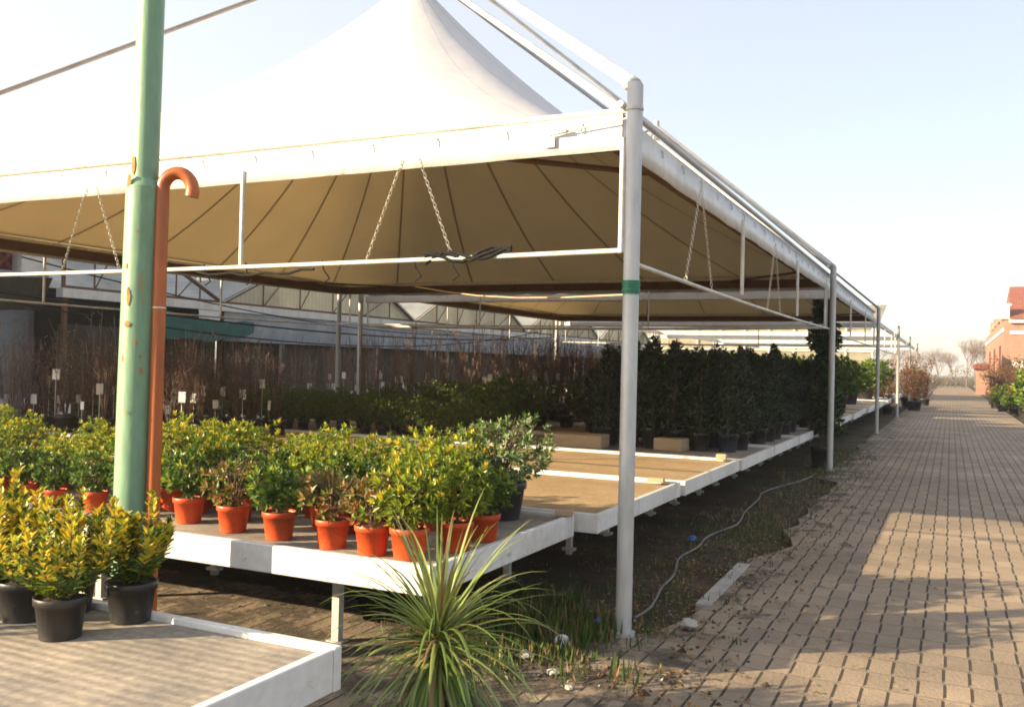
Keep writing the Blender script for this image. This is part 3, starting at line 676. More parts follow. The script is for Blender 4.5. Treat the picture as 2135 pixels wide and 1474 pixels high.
PROTO = []
def place(proto, x, y, z, rz=None, sc_=1.0, label=None, group=None):
    """first use moves the prototype itself, later uses copy it"""
    rz = rnd.uniform(0, 6.28) if rz is None else rz
    if proto.name not in USED:
        USED.add(proto.name); proto.location = (x, y, z); proto.rotation_euler = (0, 0, rz); proto.scale = (sc_,)*3
        if label: proto['label'] = label
        if group: proto['group'] = group
        return proto
    return clone(proto, (x, y, z), rz, sc_, label, group)
USED = set()
HBED = HB-.0195
# (1) yellow-green shrubs in orange pots on the nearest bench
YG = []
for s_ in range(5):
    f = bush_mesh(100+s_, .155, .25+.02*s_, .12, 190, .038, .018, [0, 0, 1], 2, 7, tp=(.12, .3, .15, .5, .25)[s_], lumpy=.4)
    YG.append(plant('potted_shrub', '', 'potted plant', '', .078, .125, 'terracotta', f, ['leaf_yellowgreen', 'leaf_mid', 'leaf_yellow'], stems_mesh(s_, 9, .22, .09, .004, .1)))
GR = []
for s_ in range(3):
    f = bush_mesh(140+s_, .125, .2, .12, 105, .042, .02, [0, 0, 1], 2, 7)
    GR.append(plant('potted_shrub', '', 'potted plant', '', .072, .12, 'terracotta', f, ['leaf_green', 'leaf_mid', 'leaf_yellowgreen'], stems_mesh(30+s_, 9, .2, .08, .004, .1)))
RU = []
for s_ in range(2):
    f = bush_mesh(160+s_, .13, .2, .11, 80, .036, .017, [0, 0, 1, 2], None, 6)
    RU.append(plant('potted_shrub', '', 'potted plant', '', .072, .12, 'terracotta', f, ['leaf_rust', 'leaf_mid', 'leaf_dry'], stems_mesh(40+s_, 16, .25, .12, .003, .1)))
frontpots = [(-3.54, 3.60, GR, 'dark green shrub in the leftmost orange pot along the bench rim'),
 (-3.18, 3.53, RU, 'thin brownish shrub in an orange pot, second along the rim from the left'),
 (-2.87, 3.50, GR, 'green shrub in a deep orange pot, third along the rim'),
 (-2.71, 3.78, GR, 'shrub in an orange pot set back between the third and fourth rim pots'),
 (-2.54, 3.47, RU, 'half bare shrub in a bright orange pot in the middle of the rim row'),
 (-2.30, 3.44, RU, 'rust-brown leaved shrub in an orange pot just left of the spiky plant'),
 (-2.115, 3.45, YG, 'bright green shrub in an orange pot right behind the spiky plant tips'),
 (-2.03, 3.70, YG, 'light green shrub in an orange pot at the right end of the rim row'),
 (-2.03, 3.99, GR, 'last orange pot shrub at the bench corner beside the large black pot')]
for k, (x, y, P, lab) in enumerate(frontpots):
    place(P[k % len(P)], x, y, HBED, None, 1.1, lab, 'shrubs in orange pots along the bench rim')
rg = random.Random(12)
for j, yy in enumerate((3.82, 4.08, 4.34, 4.6)):
    x = -2.32 - .1*(j % 2)
    while x > -7.6:
        if not (j == 0 and x > -2.5):
            xx, y2 = x+rg.uniform(-.04, .04), yy+rg.uniform(-.03, .03)
            P = YG if (j > 0 and rg.random() < .85 or rg.random() < .35) else (GR if rg.random() < .65 else RU)
            lab = ['shrub in the second row of the bench, between rim pots and yellow-green block', 'bushy yellow-green shrub in the middle of the dense block on the nearest bench', 'bushy yellow-green shrub in the rear half of the dense block on the nearest bench', 'bushy yellow-green shrub in the back row of the nearest bench'][j]
            place(P[rg.randrange(len(P))], xx, y2, HBED, None, (rg.uniform(.8, 1.06)+(.07 if j > 1 else 0))*(1 if x > -4.4 else .86), lab, 'yellow-green shrubs filling the nearest bench')
        x -= .235 if j else .27
# left part of rim row (behind the pole)
x = -3.9
while x > -7.4:
    place((YG+GR)[rg.randrange(8)], x, 3.58+rg.uniform(-.04, .04), HBED, None, rg.uniform(.8, .95), 'yellow-green shrub in an orange pot on the bench left of the green pole', 'yellow-green shrubs filling the nearest bench'); x -= .3
# large variegated shrub in black pot
f = bush_mesh(200, .215, .34, .14, 250, .036, .015, [0, 0, 1], None, 7, fill=.6)
big = plant('potted_shrub', 'large cream-speckled shrub in a black pot at the right end of the nearest bench', 'potted plant', None, .115, .17, 'black_pot', f, ['leaf_cream', 'leaf_green'], stems_mesh(77, 22, .32, .18, .003, .14))
place(big, -2.25, 4.62, HBED, 1.0, 1.22); 
f = bush_mesh(203, .17, .24, .12, 170, .04, .018, [0, 0, 1], None, 7)
dk = plant('potted_shrub', 'dark green shrub tucked behind the light green ones left of the large black pot', 'potted plant', None, .09, .14, 'black_pot', f, ['leaf_dark', 'leaf_green'], None); place(dk, -2.22, 4.3, HBED, 1.0, 1.0)

# (2) euonymus in black pots on the foreground bench
def euonymus(seed, h=.35):
    rg = random.Random(seed); mb = MB(); st = MB()
    for k in range(18):
        an = k*2.4; s_ = rg.uniform(.03, .21); hh = h*rg.uniform(.6, 1.0)*(1.0 if s_ < .1 else .78); bx, by = math.cos(an)*s_, math.sin(an)*s_
        top = Vector((bx*1.1, by*1.1, .17+hh)); b0 = Vector((bx*.25, by*.25, .16)); st.tube([b0, b0.lerp(top, .5)+Vector((bx*.25, by*.25, 0)), top], [.004, .003, .0015], 5, caps=False)
        nn = 15
        for q in range(nn):
            fz = (q+1)/nn; p = b0.lerp(top, fz)+Vector((bx*.5, by*.5, 0))*math.sin(fz*3.14)*.5
            yel = fz > .45+rg.uniform(-.15, .15)
            for w_ in range(6):
                a2 = rg.uniform(0, 6.28); el = .2+fz*.8+rg.uniform(-.2, .3)
                d = Vector((math.cos(a2)*math.cos(el), math.sin(a2)*math.cos(el), math.sin(el)))
                leaf(mb, p+d*rg.uniform(.0, .02), d, Vector((0, 0, 1)), rg.uniform(.028, .045), rg.uniform(.017, .024), 1 if (yel and rg.random() < .6) else (2 if rg.random() < .35 else 0), .2, .1)
    return mb, st
EU = []
for s_ in range(3):
    f, st = euonymus(300+s_)
    EU.append(plant('potted_euonymus', '', 'potted plant', '', .1, .165, 'black_pot', f, ['leaf_green', 'leaf_yellow', 'leaf_yellowgreen'], st))
for k, (x, y, s_, lab) in enumerate([(-2.68, 2.02, .78, 'yellow-tipped shrub in a black pot at the left picture edge of the foreground bench'),
    (-2.42, 1.95, .76, 'yellow-tipped shrub in the black pot standing closest to the front of the bench'),
    (-2.38, 2.28-.1, .78, 'tall yellow-tipped shrub in a black pot at the right, in front of the green pole')]):
    place(EU[k], x, y, HBED, [.4, 2.2, 4.0][k], s_, lab, 'yellow-tipped shrubs in black pots on the foreground bench')
place(EU[1], -2.63, 2.16, HBED, 5.0, .76, 'yellow-tipped shrub in a black pot half hidden behind the three front pots', 'yellow-tipped shrubs in black pots on the foreground bench')
place(EU[0], -2.90, 2.1, HBED, 1.0, .85, 'yellow-tipped shrub cut off by the left picture edge', 'yellow-tipped shrubs in black pots on the foreground bench')

rg = random.Random(15)
for yy in (.75, 1.15, 1.5):  # extra shrubs, mostly out of view, added to cast shade on the bench mat
    x = -3.35+rg.uniform(-.1, .1)-(2.0-yy)*.3
    while x > -6.8:
        place(EU[rg.randrange(3)], x, yy+rg.uniform(-.05, .05), HBED, None, rg.uniform(.8, .95), 'yellow-tipped shrub on the foreground bench, mostly outside the picture, added to shade its mat', 'yellow-tipped shrubs added to shade the foreground bench'); x -= .36
# (3) spiky grass-like plant in the foreground
def blade(mb, p, an, el, L, Wd, droop, m):
    u = Vector((math.cos(an), math.sin(an), 0)); n = 9; d = u*math.cos(el)+Vector((0, 0, math.sin(el))); s_ = Vector((-math.sin(an), math.cos(an), 0)); q = Vector(p); base = len(mb.v)
    for k in range(n+1):
        f_ = k/n; w_ = Wd*(.55+.45*math.sin(min(1, f_*3)*1.57))*(1-f_**2.2)*.5+.0004
        up = d.cross(s_)*-1
        for (e, lift) in ((-1, .35), (0, 0), (1, .35)): mb.v.append(tuple(q+s_*e*w_+up*lift*w_))
        d = (d+Vector((0, 0, -droop/n*(0.4+1.6*f_)))).normalized(); q = q+d*L/n
    for k in range(n):
        for e in (0, 1):
            a = base+k*3+e; mb.f.append((a, a+1, a+4, a+3)); mb.m.append(m); mb.sm.append(True)
rg = random.Random(21); mb = MB()
for k in range(300):
    t_ = k/300; el = R_(80-135*t_**.85+rg.uniform(-9, 9)); L = rg.uniform(.32, .50)*(1.05 if el > .6 else 1)
    blade(mb, (rg.uniform(-.012, .012), rg.uniform(-.012, .012), .50-.085*t_), k*2.4+rg.uniform(-.3, .3), el, L, rg.uniform(.009, .014), rg.uniform(.35, 1.3)*(1 if el > .9 else 1.4), 0 if rg.random() < .93 else 1)
yt = empty('spiky_plant', (-1.50, 2.64, -.02)); tag(yt, 'fountain-shaped plant with long thin green and cream blades in the foreground', 'plant')
mb.build('foliage', [M['leaf_blade'], M['leaf_dry']], yt)
MB().tube([(0, 0, .2), (0.004, 0, .35), (0, 0, .5)], [.03, .026, .02], 10).build('stem', M['stem'], yt)
p = pot_mesh(.13, .24).build('pot', M['black_pot'], yt); soil_mesh(.13, .24).build('soil', M['soil'], p)

# (4) low shrubs in the rows behind
LOW = []
for s_ in range(4):
    f = bush_mesh(400+s_, .17, .36, .1, 130, .042, .018, [0, 1, 0, 1], 2 if s_ < 3 else None, 6, tp=.5)
    LOW.append(plant('potted_shrub', '', 'potted plant', '', .08, .12, 'black_pot', f, ['leaf_olive', 'leaf_green', 'leaf_mid'], None))
rg = random.Random(31)
def rows(protos, x0, x1, ys_, dx, label, group, smin=.9, smax=1.15, z=HBED, skip=0):
    for yy in ys_:
        x = x1-rg.uniform(0, dx)
        while x > x0:
            if rg.random() >= skip: place(protos[rg.randrange(len(protos))], x+rg.uniform(-.03, .03), yy+rg.uniform(-.04, .04), z, None, rg.uniform(smin, smax), label, group)
            x -= dx
LG = ('low dark green shrub in a black pot in the rows behind the yellow-green block', 'low green shrubs in black pots')
rows(LOW, -9.3, -4.7, (8.98, 9.35, 9.8), .29, *LG, .75, 1.0)
rows(LOW, -9.4, -5.0, (10.75, 11.3), .33, *LG, .8, 1.1)
rows(LOW, -6.8, -4.7, (11.0, 11.9), .36, 'taller green shrub in a black pot beyond the low shrub rows', 'green shrubs beyond the low rows', 1.1, 1.5)

# (5) twiggy plants with white tags
def twig_mesh(seed, n, h, spread, r=.0035, side=5):
    rg = random.Random(seed); mb = MB(); tips = []
    for k in range(n):
        an = rg.uniform(0, 6.28); s_ = spread*rg.uniform(.2, 1); hh = h*rg.uniform(.65, 1)
        p0 = Vector((0, 0, .1)); p3 = Vector((math.cos(an)*s_, math.sin(an)*s_, .1+hh)); pm = p0.lerp(p3, .45)+Vector((rg.uniform(-.02, .02), rg.uniform(-.02, .02), 0))
        mb.tube([p0, pm, p3], [r, r*.8, r*.35], 4, caps=False); tips.append(p3)
        for q in range(side):
            f_ = rg.uniform(.3, .95); b0 = p0.lerp(pm, f_*2) if f_ < .5 else pm.lerp(p3, f_*2-1); a2 = rg.uniform(0, 6.28)
            b1 = b0+Vector((math.cos(a2)*.08, math.sin(a2)*.08, rg.uniform(.06, .16)))*rg.uniform(.6, 1.4); mb.tube([b0, b1], [r*.5, r*.25], 3, caps=False); tips.append(b1)
    return mb, tips
def twig_leaves(seed, tips, n, L, mats):
    rg = random.Random(seed); mb = MB()
    for k in range(n):
        p = rg.choice(tips)+rdir(rg)*.03-Vector((0, 0, rg.uniform(0, .25))); leaf(mb, p, rdir(rg, -.3), Vector((0, 0, 1)), L*rg.uniform(.6, 1.2), L*.5, rg.choice(mats))
    return mb
TW = []
for s_ in range(5):
    st, tips = twig_mesh(500+s_, 13, .95, .2, .0042, 6); f = twig_leaves(s_, tips, 90, .035, [0, 0, 1])
    TW.append(plant('twiggy_shrub', '', 'potted plant', '', .095, .16, 'black_pot', f, ['leaf_red', 'leaf_green'] if s_ < 3 else ['leaf_rust', 'leaf_mid'], st, 'red_stem', tagz=(rg.uniform(-.08, .08), -.08, rg.uniform(.2, .5), rg.uniform(-.5, .9))))
CA = []
for s_ in range(4):
    st, tips = twig_mesh(540+s_, 8, 1.3, .16, .0055, 5); f = twig_leaves(s_+50, tips, 30, .035, [0, 1])
    CA.append(plant('tagged_cane_plant', '', 'potted plant', '', .1, .18, 'black_pot', f, ['leaf_rust', 'leaf_green'], st, 'far_stem', tagz=(rg.uniform(-.08, .08), -.09, rg.uniform(.3, .6), rg.uniform(-.5, .9))))
rows(TW, -9.5, -6.7, (6.95, 7.3, 7.75, 8.2), .32, 'reddish twiggy shrub in a black pot at the left, left of the green pole', 'reddish twiggy shrubs at the left', .85, 1.15)
rows(CA, -9.5, -5.6, (12.5, 13.3, 13.9), .33, 'thin upright canes with a white tag behind the low shrub rows', 'tagged cane plants', .9, 1.15)
rows(CA, -9.5, -5.0, (15.0, 16.5, 18.2), .42, 'thin upright canes with a white tag, farther row under the second tent', 'tagged cane plants', .9, 1.2)
rows(TW, -6.2, -4.9, (13.1, 13.6, 14.6, 15.6), .3, 'reddish leafy twig shrub in the middle distance left of the near post', 'reddish leafy shrubs in the middle distance', 1.1, 1.4)
rows(TW, -8.5, -5.2, (20, 22), .5, 'reddish leafy twig shrub in the middle distance left of the near post', 'reddish leafy shrubs in the middle distance', 1.1, 1.4)
rows(CA+TW, -13.6, -10.0, (7.4, 8.6, 10, 11.6, 13.2, 15.2, 17.5, 20), .5, 'tall twiggy plant standing on the ground beyond the left tent edge', 'twiggy plants beyond the left tent edge', 1.2, 1.55, 0)
for (x, y, lab) in ((-9.1, 7.75, 'orange pot with small plant on the bench just left of the green pole'), (-6.15, 11.75, 'small orange pot among the reddish shrubs beyond the bright block'), (-5.9, 11.75, 'second small orange pot among the reddish shrubs, right of its twin')):
    place(GR[0], x, y, HBED, None, 1.25, lab, 'single orange pots in the background')

# (6) tall dark hedge plants
HG = []
for s_ in range(5):
    rg2 = random.Random(600+s_); mb = MB(); Hh = 1.0
    for k in range(420):
        z = rg2.uniform(0, 1); rr_ = (.165*(1-z**5)+.015)*rg2.uniform(.35, 1.05)*(1+.25*math.sin(z*13+s_*2)); an = rg2.uniform(0, 6.28)
        p = Vector((math.cos(an)*rr_, math.sin(an)*rr_, .17+z*Hh*(.93+.07*math.sin(an*2+s_)))); rosette(mb, rg2, p, Vector((math.cos(an)*.7, math.sin(an)*.7, .8)), 4, .065, .026, [0, 0, 1])
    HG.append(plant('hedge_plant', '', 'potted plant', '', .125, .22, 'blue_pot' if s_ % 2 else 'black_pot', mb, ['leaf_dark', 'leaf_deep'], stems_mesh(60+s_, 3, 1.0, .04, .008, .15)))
rg = random.Random(41)
hl = ['tall dark evergreen in the front row of the dense block right of the near post', 'tall dark evergreen in the middle rows of the dense hedge block', 'tall dark evergreen in the back rows of the hedge block beside the second post']
for r_, (yy, xa, xb) in enumerate([(9.55, -3.5, -2.1), (10.0, -3.8, -2.05), (10.9, -4.2, -2.0), (11.35, -4.3, -2.0), (11.85, -4.5, -2.0), (12.75, -4.7, -2.0), (13.35, -4.7, -2.0), (14.5, -4.7, -2.0), (15.2, -4.7, -2.0), (16.2, -4.7, -2.0), (17, -4.7, -2.0)]):
    x = xb
    while x > xa:
        s_ = rg.uniform(.8, 1.0)*(1 if x > -3.9 else .74)
        place(HG[rg.randrange(5)], x+rg.uniform(-.03, .03), yy+rg.uniform(-.05, .05), HBED, None, s_, hl[0 if r_ < 2 else (1 if r_ < 5 else 2)], 'tall dark hedge plants')
        x -= .25
# climber on the second post
rg2 = random.Random(77); mb = MB()
for k in range(1100):
    z = rg2.uniform(0.2, 2.15); rr_ = (.1+.14*max(0, 1-z/1.3)+(.08 if 1.4 < z < 1.8 else 0))*rg2.uniform(.3, 1.1); an = rg2.uniform(0, 6.28)
    rosette(mb, rg2, Vector((math.cos(an)*rr_+(.1*(1-z/2)), math.sin(an)*rr_, .25+z)), Vector((math.cos(an), math.sin(an), .2)), 4, .075, .05, [0, 0, 1])
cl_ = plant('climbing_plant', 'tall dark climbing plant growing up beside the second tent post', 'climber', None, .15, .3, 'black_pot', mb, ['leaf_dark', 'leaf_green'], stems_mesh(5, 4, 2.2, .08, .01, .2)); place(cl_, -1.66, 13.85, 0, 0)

# (7) far sunlit bushes, right and end of row
FB = []
for s_ in range(3):
    f = bush_mesh(700+s_, .42, .75, .2, 330, .09, .05, [0, 0, 1], 2, 6)
    FB.append(plant('round_bush', '', 'bush', '', .2, .28, 'black_pot', f, ['leaf_mid', 'leaf_green', 'leaf_yellowgreen'], None))
RB = []
for s_ in range(3):
    st, tips = twig_mesh(720+s_, 26, 1.35, .6, .007, 7); f = twig_leaves(s_+80, tips, 800, .085, [0, 0, 1])
    RB.append(plant('reddish_shrub', '', 'bush', '', .2, .28, 'black_pot', f, ['leaf_rust', 'leaf_red'], st, 'red_stem'))
rg = random.Random(51)
rows(FB, -6.5, -2.2, (22.5, 24.2, 26, 27.6), .6, 'bright green bush on the far bench beyond the second post', 'bright green bushes beyond the second post', 1.0, 1.2)
rows(FB, -6.0, -2.2, (31, 34), .7, 'bright green bush on the far benches beyond the third post', 'bright green bushes beyond the third post', 1.1, 1.3)
rows(RB, -6.5, -2.2, (36.5, 38.5), .9, 'reddish shrub at the far end of the benches', 'reddish shrubs at the far end of the benches', .8, 1.1)
for k, (x, y, s_) in enumerate([(-1.2, 37, 1.3), (-1.5, 40, 1.5), (-1.0, 43, 1.1), (-1.6, 46, 1.3), (-1.9, 33.5, .9), (-1.3, 50, 1.3)]):
    place(RB[k % 3], x, y, 0, None, s_, 'reddish shrub standing beside the left edge of the path, past the tents', 'reddish shrubs left of the path')
for k, (x, y, P, s_, lab) in enumerate([(2.3, 29.0, FB, 1.5, 'round green bush cut off by the right picture edge beside the path'), (2.4, 32, FB, 1.6, 'round green bush right of the path, second from the front'),
    (2.3, 35.5, RB, 1.3, 'reddish shrub right of the path behind the round green bushes'), (2.5, 38, RB, 1.4, 'reddish shrub right of the path, tallest of the clump'), (1.8, 39.5, FB, 1.0, 'dark green bush in a black pot at the right edge of the path'),
    (1.75, 43, RB, 1.4, 'reddish shrub in front of the brick house'), (2.45, 42, RB, 1.5, 'reddish shrub in front of the white lean-to'), (1.85, 48, RB, 1.5, 'farthest reddish shrub right of the path'), (2.9, 37, RB, 1.5, 'reddish shrub at the right picture edge'), (2.0, 36.0, FB, .9, 'green bush between the reddish shrubs at the edge of the path')]):
    place(P[k % 3], x, y, 0, None, s_, lab, 'shrubs right of the path')

# ---------------------------------------------------------------- bed: weeds, litter, hose
rg = random.Random(61); mb = MB()
def tuft(x, y, n, h):
    for k in range(n):
        an = rg.uniform(0, 6.28); l = rg.uniform(.4, 1)*h; p = Vector((x+rg.gauss(0, .05), y+rg.gauss(0, .05), 0)); lean = rg.uniform(.1, .9)
        leaf(mb, p, Vector((math.cos(an)*lean, math.sin(an)*lean, 1)), Vector((math.cos(an), math.sin(an), 0)), l, rg.uniform(.004, .008), 0 if rg.random() < .75 else 1, .1, .2)
for k in range(420):
    y = rg.uniform(3.9, 17); x = -1.42+rg.gauss(0, .22) - (.1 if y > 6 else 0); tuft(x, y, rg.randrange(5, 14), rg.uniform(.03, .09)*(1 if y < 8 else 1.2))
for k in range(240): tuft(-1.9+rg.gauss(0, .2), 4.25+rg.gauss(0, .3), 14, rg.uniform(.06, .17))
for k in range(60): tuft(rg.uniform(-3.5, -1.7), rg.uniform(4.6, 8), 8, .05)
tag(mb.build('weeds', [M['leaf_green'], M['leaf_dry']]), 'tufts of grass and weeds along the edge of the paving', 'weeds', kind='stuff')
mb = MB()
for k in range(2600):
    y = 3.6+rg.random()**1.6*12; x = -1.45+rg.gauss(0, .28) if rg.random() < .8 else rg.uniform(-3.5, 0)
    leaf(mb, Vector((x, y, .017+rg.uniform(0, .008) if x > -1.2 else .0)), Vector((rg.uniform(-1, 1), rg.uniform(-1, 1), .1)), Vector((0, 0, 1)), rg.uniform(.015, .045), rg.uniform(.01, .025), rg.choice([0, 1]), .3)
tag(mb.build('fallen_leaves', [M['leaf_dry'], M['leaf_rust']]), 'dry brown leaves scattered over the bed and paving edge', 'leaves', kind='stuff')
pts = [(-1.50, 4.75), (-1.52, 5.3), (-1.62, 5.9), (-1.70, 6.5), (-1.72, 7.2), (-1.66, 8.0), (-1.72, 9.0), (-1.84, 10.2), (-1.7, 11.3), (-1.52, 12.6)]
hs = []
for k in range(len(pts)-1):
    for q in range(4): f_ = q/4; hs.append((pts[k][0]*(1-f_)+pts[k+1][0]*f_+.02*math.sin(k*4+q), pts[k][1]*(1-f_)+pts[k+1][1]*f_, .03))
tag(MB().tube(hs, .0085, 6).build('garden_hose', M['grey_hose']), 'thin grey hose snaking along the dark bed beside the benches', 'hose')
def crumple(name, x, y, s_, mat, label, cat, seed, flat=.6):
    rg3 = random.Random(seed); b = MB(); n, m_ = 10, 6
    for j in range(m_+1):
        for i in range(n):
            th = math.pi*j/m_; ph = 2*math.pi*i/n; r = s_*rg3.uniform(.7, 1.15); b.v.append((r*math.sin(th)*math.cos(ph), r*math.sin(th)*math.sin(ph), max(0, s_*flat+r*math.cos(th)*flat)))
    for j in range(m_):
        for i in range(n): a = j*n+i; a2 = j*n+(i+1) % n; b.f.append((a, a2, a2+n, a+n)); b.m.append(0); b.sm.append(False)
    o = b.build(name, M[mat]); o.location = (x, y, .012); return tag(o, label, cat)
def cup(name, x, y, z, mat, label, rx, rz, r=.04, h=.06):
    b = MB().lathe([(.001, 0), (r*.75, 0), (r, h), (r*1.25, h), (r*1.25, h-.003), (r*.95, h-.003), (r*.7, .004), (.001, .004)], 16); o = b.build(name, M[mat]); o.location = (x, y, z); o.rotation_euler = (rx, 0, rz); return tag(o, label, 'litter')
cup('plastic_lid', -1.66, 4.12, .035, 'label', 'white plastic lid with a dark hole lying on the soil left of the near post', R_(50), R_(30), .03, .022)
MB_LID = None
crumple('blue_wrapper', -1.66, 4.62, .028, 'blue_plastic', 'crumpled blue wrapper in the weeds left of the near post', 'litter', 1)
crumple('blue_wrapper', -1.86, 5.6, .03, 'label', 'pale blue-white scrap on the soil under the bench corner', 'litter', 2)
crumple('blue_wrapper', -1.82, 7.2, .035, 'blue_plastic', 'small blue scrap on the dark bed under the tan benches', 'litter', 3)
rg = random.Random(71); mb = MB()
for k in range(2600):
    if rg.random() < .6: x, y = -1.5+rg.gauss(0, .3), 3.7+rg.random()**1.4*9
    else: x, y = rg.uniform(-4.5, -1.5), rg.uniform(3.9, 9)
    if -1.2 < x: z = .012
    elif y < 4.1: z = .012
    else: z = hgt(x, y)
    q = rg.uniform(.004, .016)*(1 if rg.random() < .93 else 2); i_ = len(mb.v)
    for (dx, dy, dz) in ((-1, 0, 0), (0, -1, 0), (1, 0, 0), (0, 1, 0), (.1, .1, .8)): mb.v.append((x+dx*q*rg.uniform(.7, 1.2), y+dy*q*rg.uniform(.7, 1.2), z+dz*q))
    for f in ((0, 1, 4), (1, 2, 4), (2, 3, 4), (3, 0, 4)): mb.f.append(tuple(i_+a for a in f)); mb.m.append(0 if rg.random() < .94 else 1); mb.sm.append(False)
tag(mb.build('gravel', [M['soil'], M['concrete']]), 'clods and small stones scattered over the bare bed and paving edge', 'gravel', kind='stuff')
crumple('stone', -1.2, 4.74, .05, 'concrete', 'rounded stone at the near end of the kerb', 'stone', 4)
for k, (x, y, s_) in enumerate([(-1.55, 3.75, .03), (-1.75, 3.9, .045), (-1.42, 3.62, .022)]): crumple('stone', x, y, s_, 'concrete', ['small stone beside the spiky plant', 'largest of the stones between spiky plant and near post', 'tiny stone on the paving edge below the near post'][k], 'stone', 10+k, .4)

# ---------------------------------------------------------------- greenhouse on the left
gh = empty('greenhouse', (-14.5, 24, 0)); tag(gh, 'long multi-span greenhouse with cream gables and pale blue skirt behind the tents', 'greenhouse')
def at_gh(x, y): return (x+14.5, y-24)
spans = [(-0.5+8*k, 7.5+8*k) for k in range(1, 6)]
for ks, (ya, yb2) in enumerate(spans):
    ym = (ya+yb2)/2; z0, z1 = 2.55, 4.4; X = 0.0
    b = MB(); a0, am, a1 = ya-24, ym-24, yb2-24
    if ks == 0: b.quad((X, -11.3, z0), (X, a1-.02, z0), (X, am, z1), (X, -11.3, z1-.6))
    else: b.tri((X, a0+.02, z0), (X, a1-.02, z0), (X, am, z1)); b.build('gable_glazing', M['film'], gh)
    b = MB()
    if ks: b.quad((.15, a0, z0+.03), (-20, a0, z0+.03), (-20, am, z1+.05), (.15, am, z1+.05))
    b.quad((.15, am, z1+.05), (-20, am, z1+.05), (-20, a1, z0+.03), (.15, a1, z0+.03)); b.build('roof_sheet', M['film_blue'], gh)
    b = MB()
    if ks == 0: a0 = am-.01
    b.tube([(.06, a0, z0), (.06, am, z1)], .04, 6); b.tube([(.06, am, z1), (.06, a1, z0)], .04, 6); b.tube([(.06, a0, z0+.02), (.06, a1, z0+.02)], .03, 6)
    for q in range(1, 6):
        f_ = q/6; yy = a0+(a1-a0)*f_; zz = z0+(z1-z0)*(1-abs(f_-.5)*2); b.tube([(.06, yy, z0), (.06, yy, zz)], .018, 5)
        if q < 5: b.tube([(.06, yy, z0), (.06, yy+(a1-a0)/6, z0+(z1-z0)*(1-abs(f_+1/6-.5)*2))], .014, 5)
    b.build('gable_truss', M['rust'], gh)
    if ks: b = MB().box(.08, a0+.02, 1.72, .11, a1-.02, 2.36); b.build('skirt_sheet', M['blue_skirt'], gh)
    b = MB().box(-.02, a0-.08, 2.37, .16, a1-.08, 2.54); b.build('gutter', M['galv'], gh)
    b = MB().box(-.12, a0+.05, 0, -.06, a1-.05, 1.9); b.build('side_wall', M['dark_wall'], gh)
    for q in range(4):
        b = MB().box(.02, a0+q*2, 0, .1, a0+q*2+.07, 2.4); b.build('column', M['galv'] if q % 2 else M['rust'], gh)
b = MB(); n = 14
for i in range(n+1):
    for j in range(5): u = i/n; v = j/4; b.v.append((0.35+.2*math.sin(u*3.1), -10.7+u*2.9, 2.3-.12*u-.55*v*(1-.5*u)-.12*math.sin(u*3.14)+.03*math.sin(u*17+v*3)))
for i in range(n):
    for j in range(4): a = i*5+j; b.f.append((a, a+1, a+6, a+5)); b.m.append(0); b.sm.append(True)
o = b.build('shade_net', M['teal_net']); o.location = (-14.5, 24, 0); tag(o, 'sagging teal shade net hung along the greenhouse front right of the green pole', 'net')
# sagging cables
for k, (ya, za, yb2, zb, sg, r_) in enumerate([(4, 2.6, 30, 2.35, .5, .018), (6, 2.45, 28, 2.45, .75, .014), (9, 2.75, 24, 2.2, .35, .012)]):
    pts = [(-12.6+.2*k, ya+(yb2-ya)*q/20, za+(zb-za)*q/20-sg*4*(q/20)*(1-q/20)) for q in range(21)]
    tag(MB().tube(pts, r_, 6).build('black_cable', M['black_rubber']), ['thick black cable sagging in front of the greenhouse, lowest of three', 'black cable sagging deepest in front of the greenhouse', 'thin upper black cable in front of the greenhouse'][k], 'cable', 'cables in front of the greenhouse')
for k, (x, y) in enumerate([(-12.6, 4.1), (-12.4, 29.9)]):
    tag(MB().tube([(x, y, 0), (x, y, 2.85)], .04, 8).build('cable_post', M['galv']), ['grey post carrying the cables at the left', 'grey post carrying the cables at the far end'][k], 'post')

# ---------------------------------------------------------------- brick building far left
bl = empty('brick_building', (-16, 6, 0)); tag(bl, 'old brick building with lattice openings and orange tiled roof behind the tent at far left', 'building')
MB().box(-6, -6, 0, 0, 6.4, 2.9).build('wall', M['grey_wall'], bl); MB().box(-6, -6, 2.9, -.25, 6.4, 4.75).build('upper_wall', M['maroon'], bl)
b = MB(); yy = -6
while yy < 5.6:
    for zz in range(6):
        z = 2.95+zz*.29; b.tube([(0, yy, z), (0, yy+.26, z+.26)], .045, 4); b.tube([(0, yy+.26, z), (0, yy, z+.26)], .045, 4)
    yy += .29
b.build('lattice', M['maroon'], bl)
MB().box(-.2, 5.75, 2.9, .08, 6.4, 4.75).build('pilaster', M['white_wall'], bl)
b = MB(); b.quad((.6, -6.4, 4.75), (.6, 6.9, 4.75), (-3, 6.9, 5.35), (-3, -6.4, 5.35)); b.quad((-3, -6.4, 5.35), (-3, 6.9, 5.35), (-6.6, 6.9, 4.75), (-6.6, -6.4, 4.75)); b.tri((.6, 6.9, 4.75), (-6.6, 6.9, 4.75), (-3, 6.9, 5.35)); b.tri((.6, -6.4, 4.75), (-3, -6.4, 5.35), (-6.6, -6.4, 4.75)); b.build('roof', M['tile'], bl)
tag(MB().box(-15.6, 11.8, 0, -15.4, 15.8, 2.6).build('dark_partition', M['black_rubber']), 'black screen wall between the brick building and the greenhouse, left of the green pole', 'screen')
b = MB()
for i in range(15):
    for j in range(4): b.v.append((-14.6-.1*j, 3+i*.6, 2.75-.22*j+.05*math.sin(i*1.3+j)-.12*math.sin(i/14*3.14)))
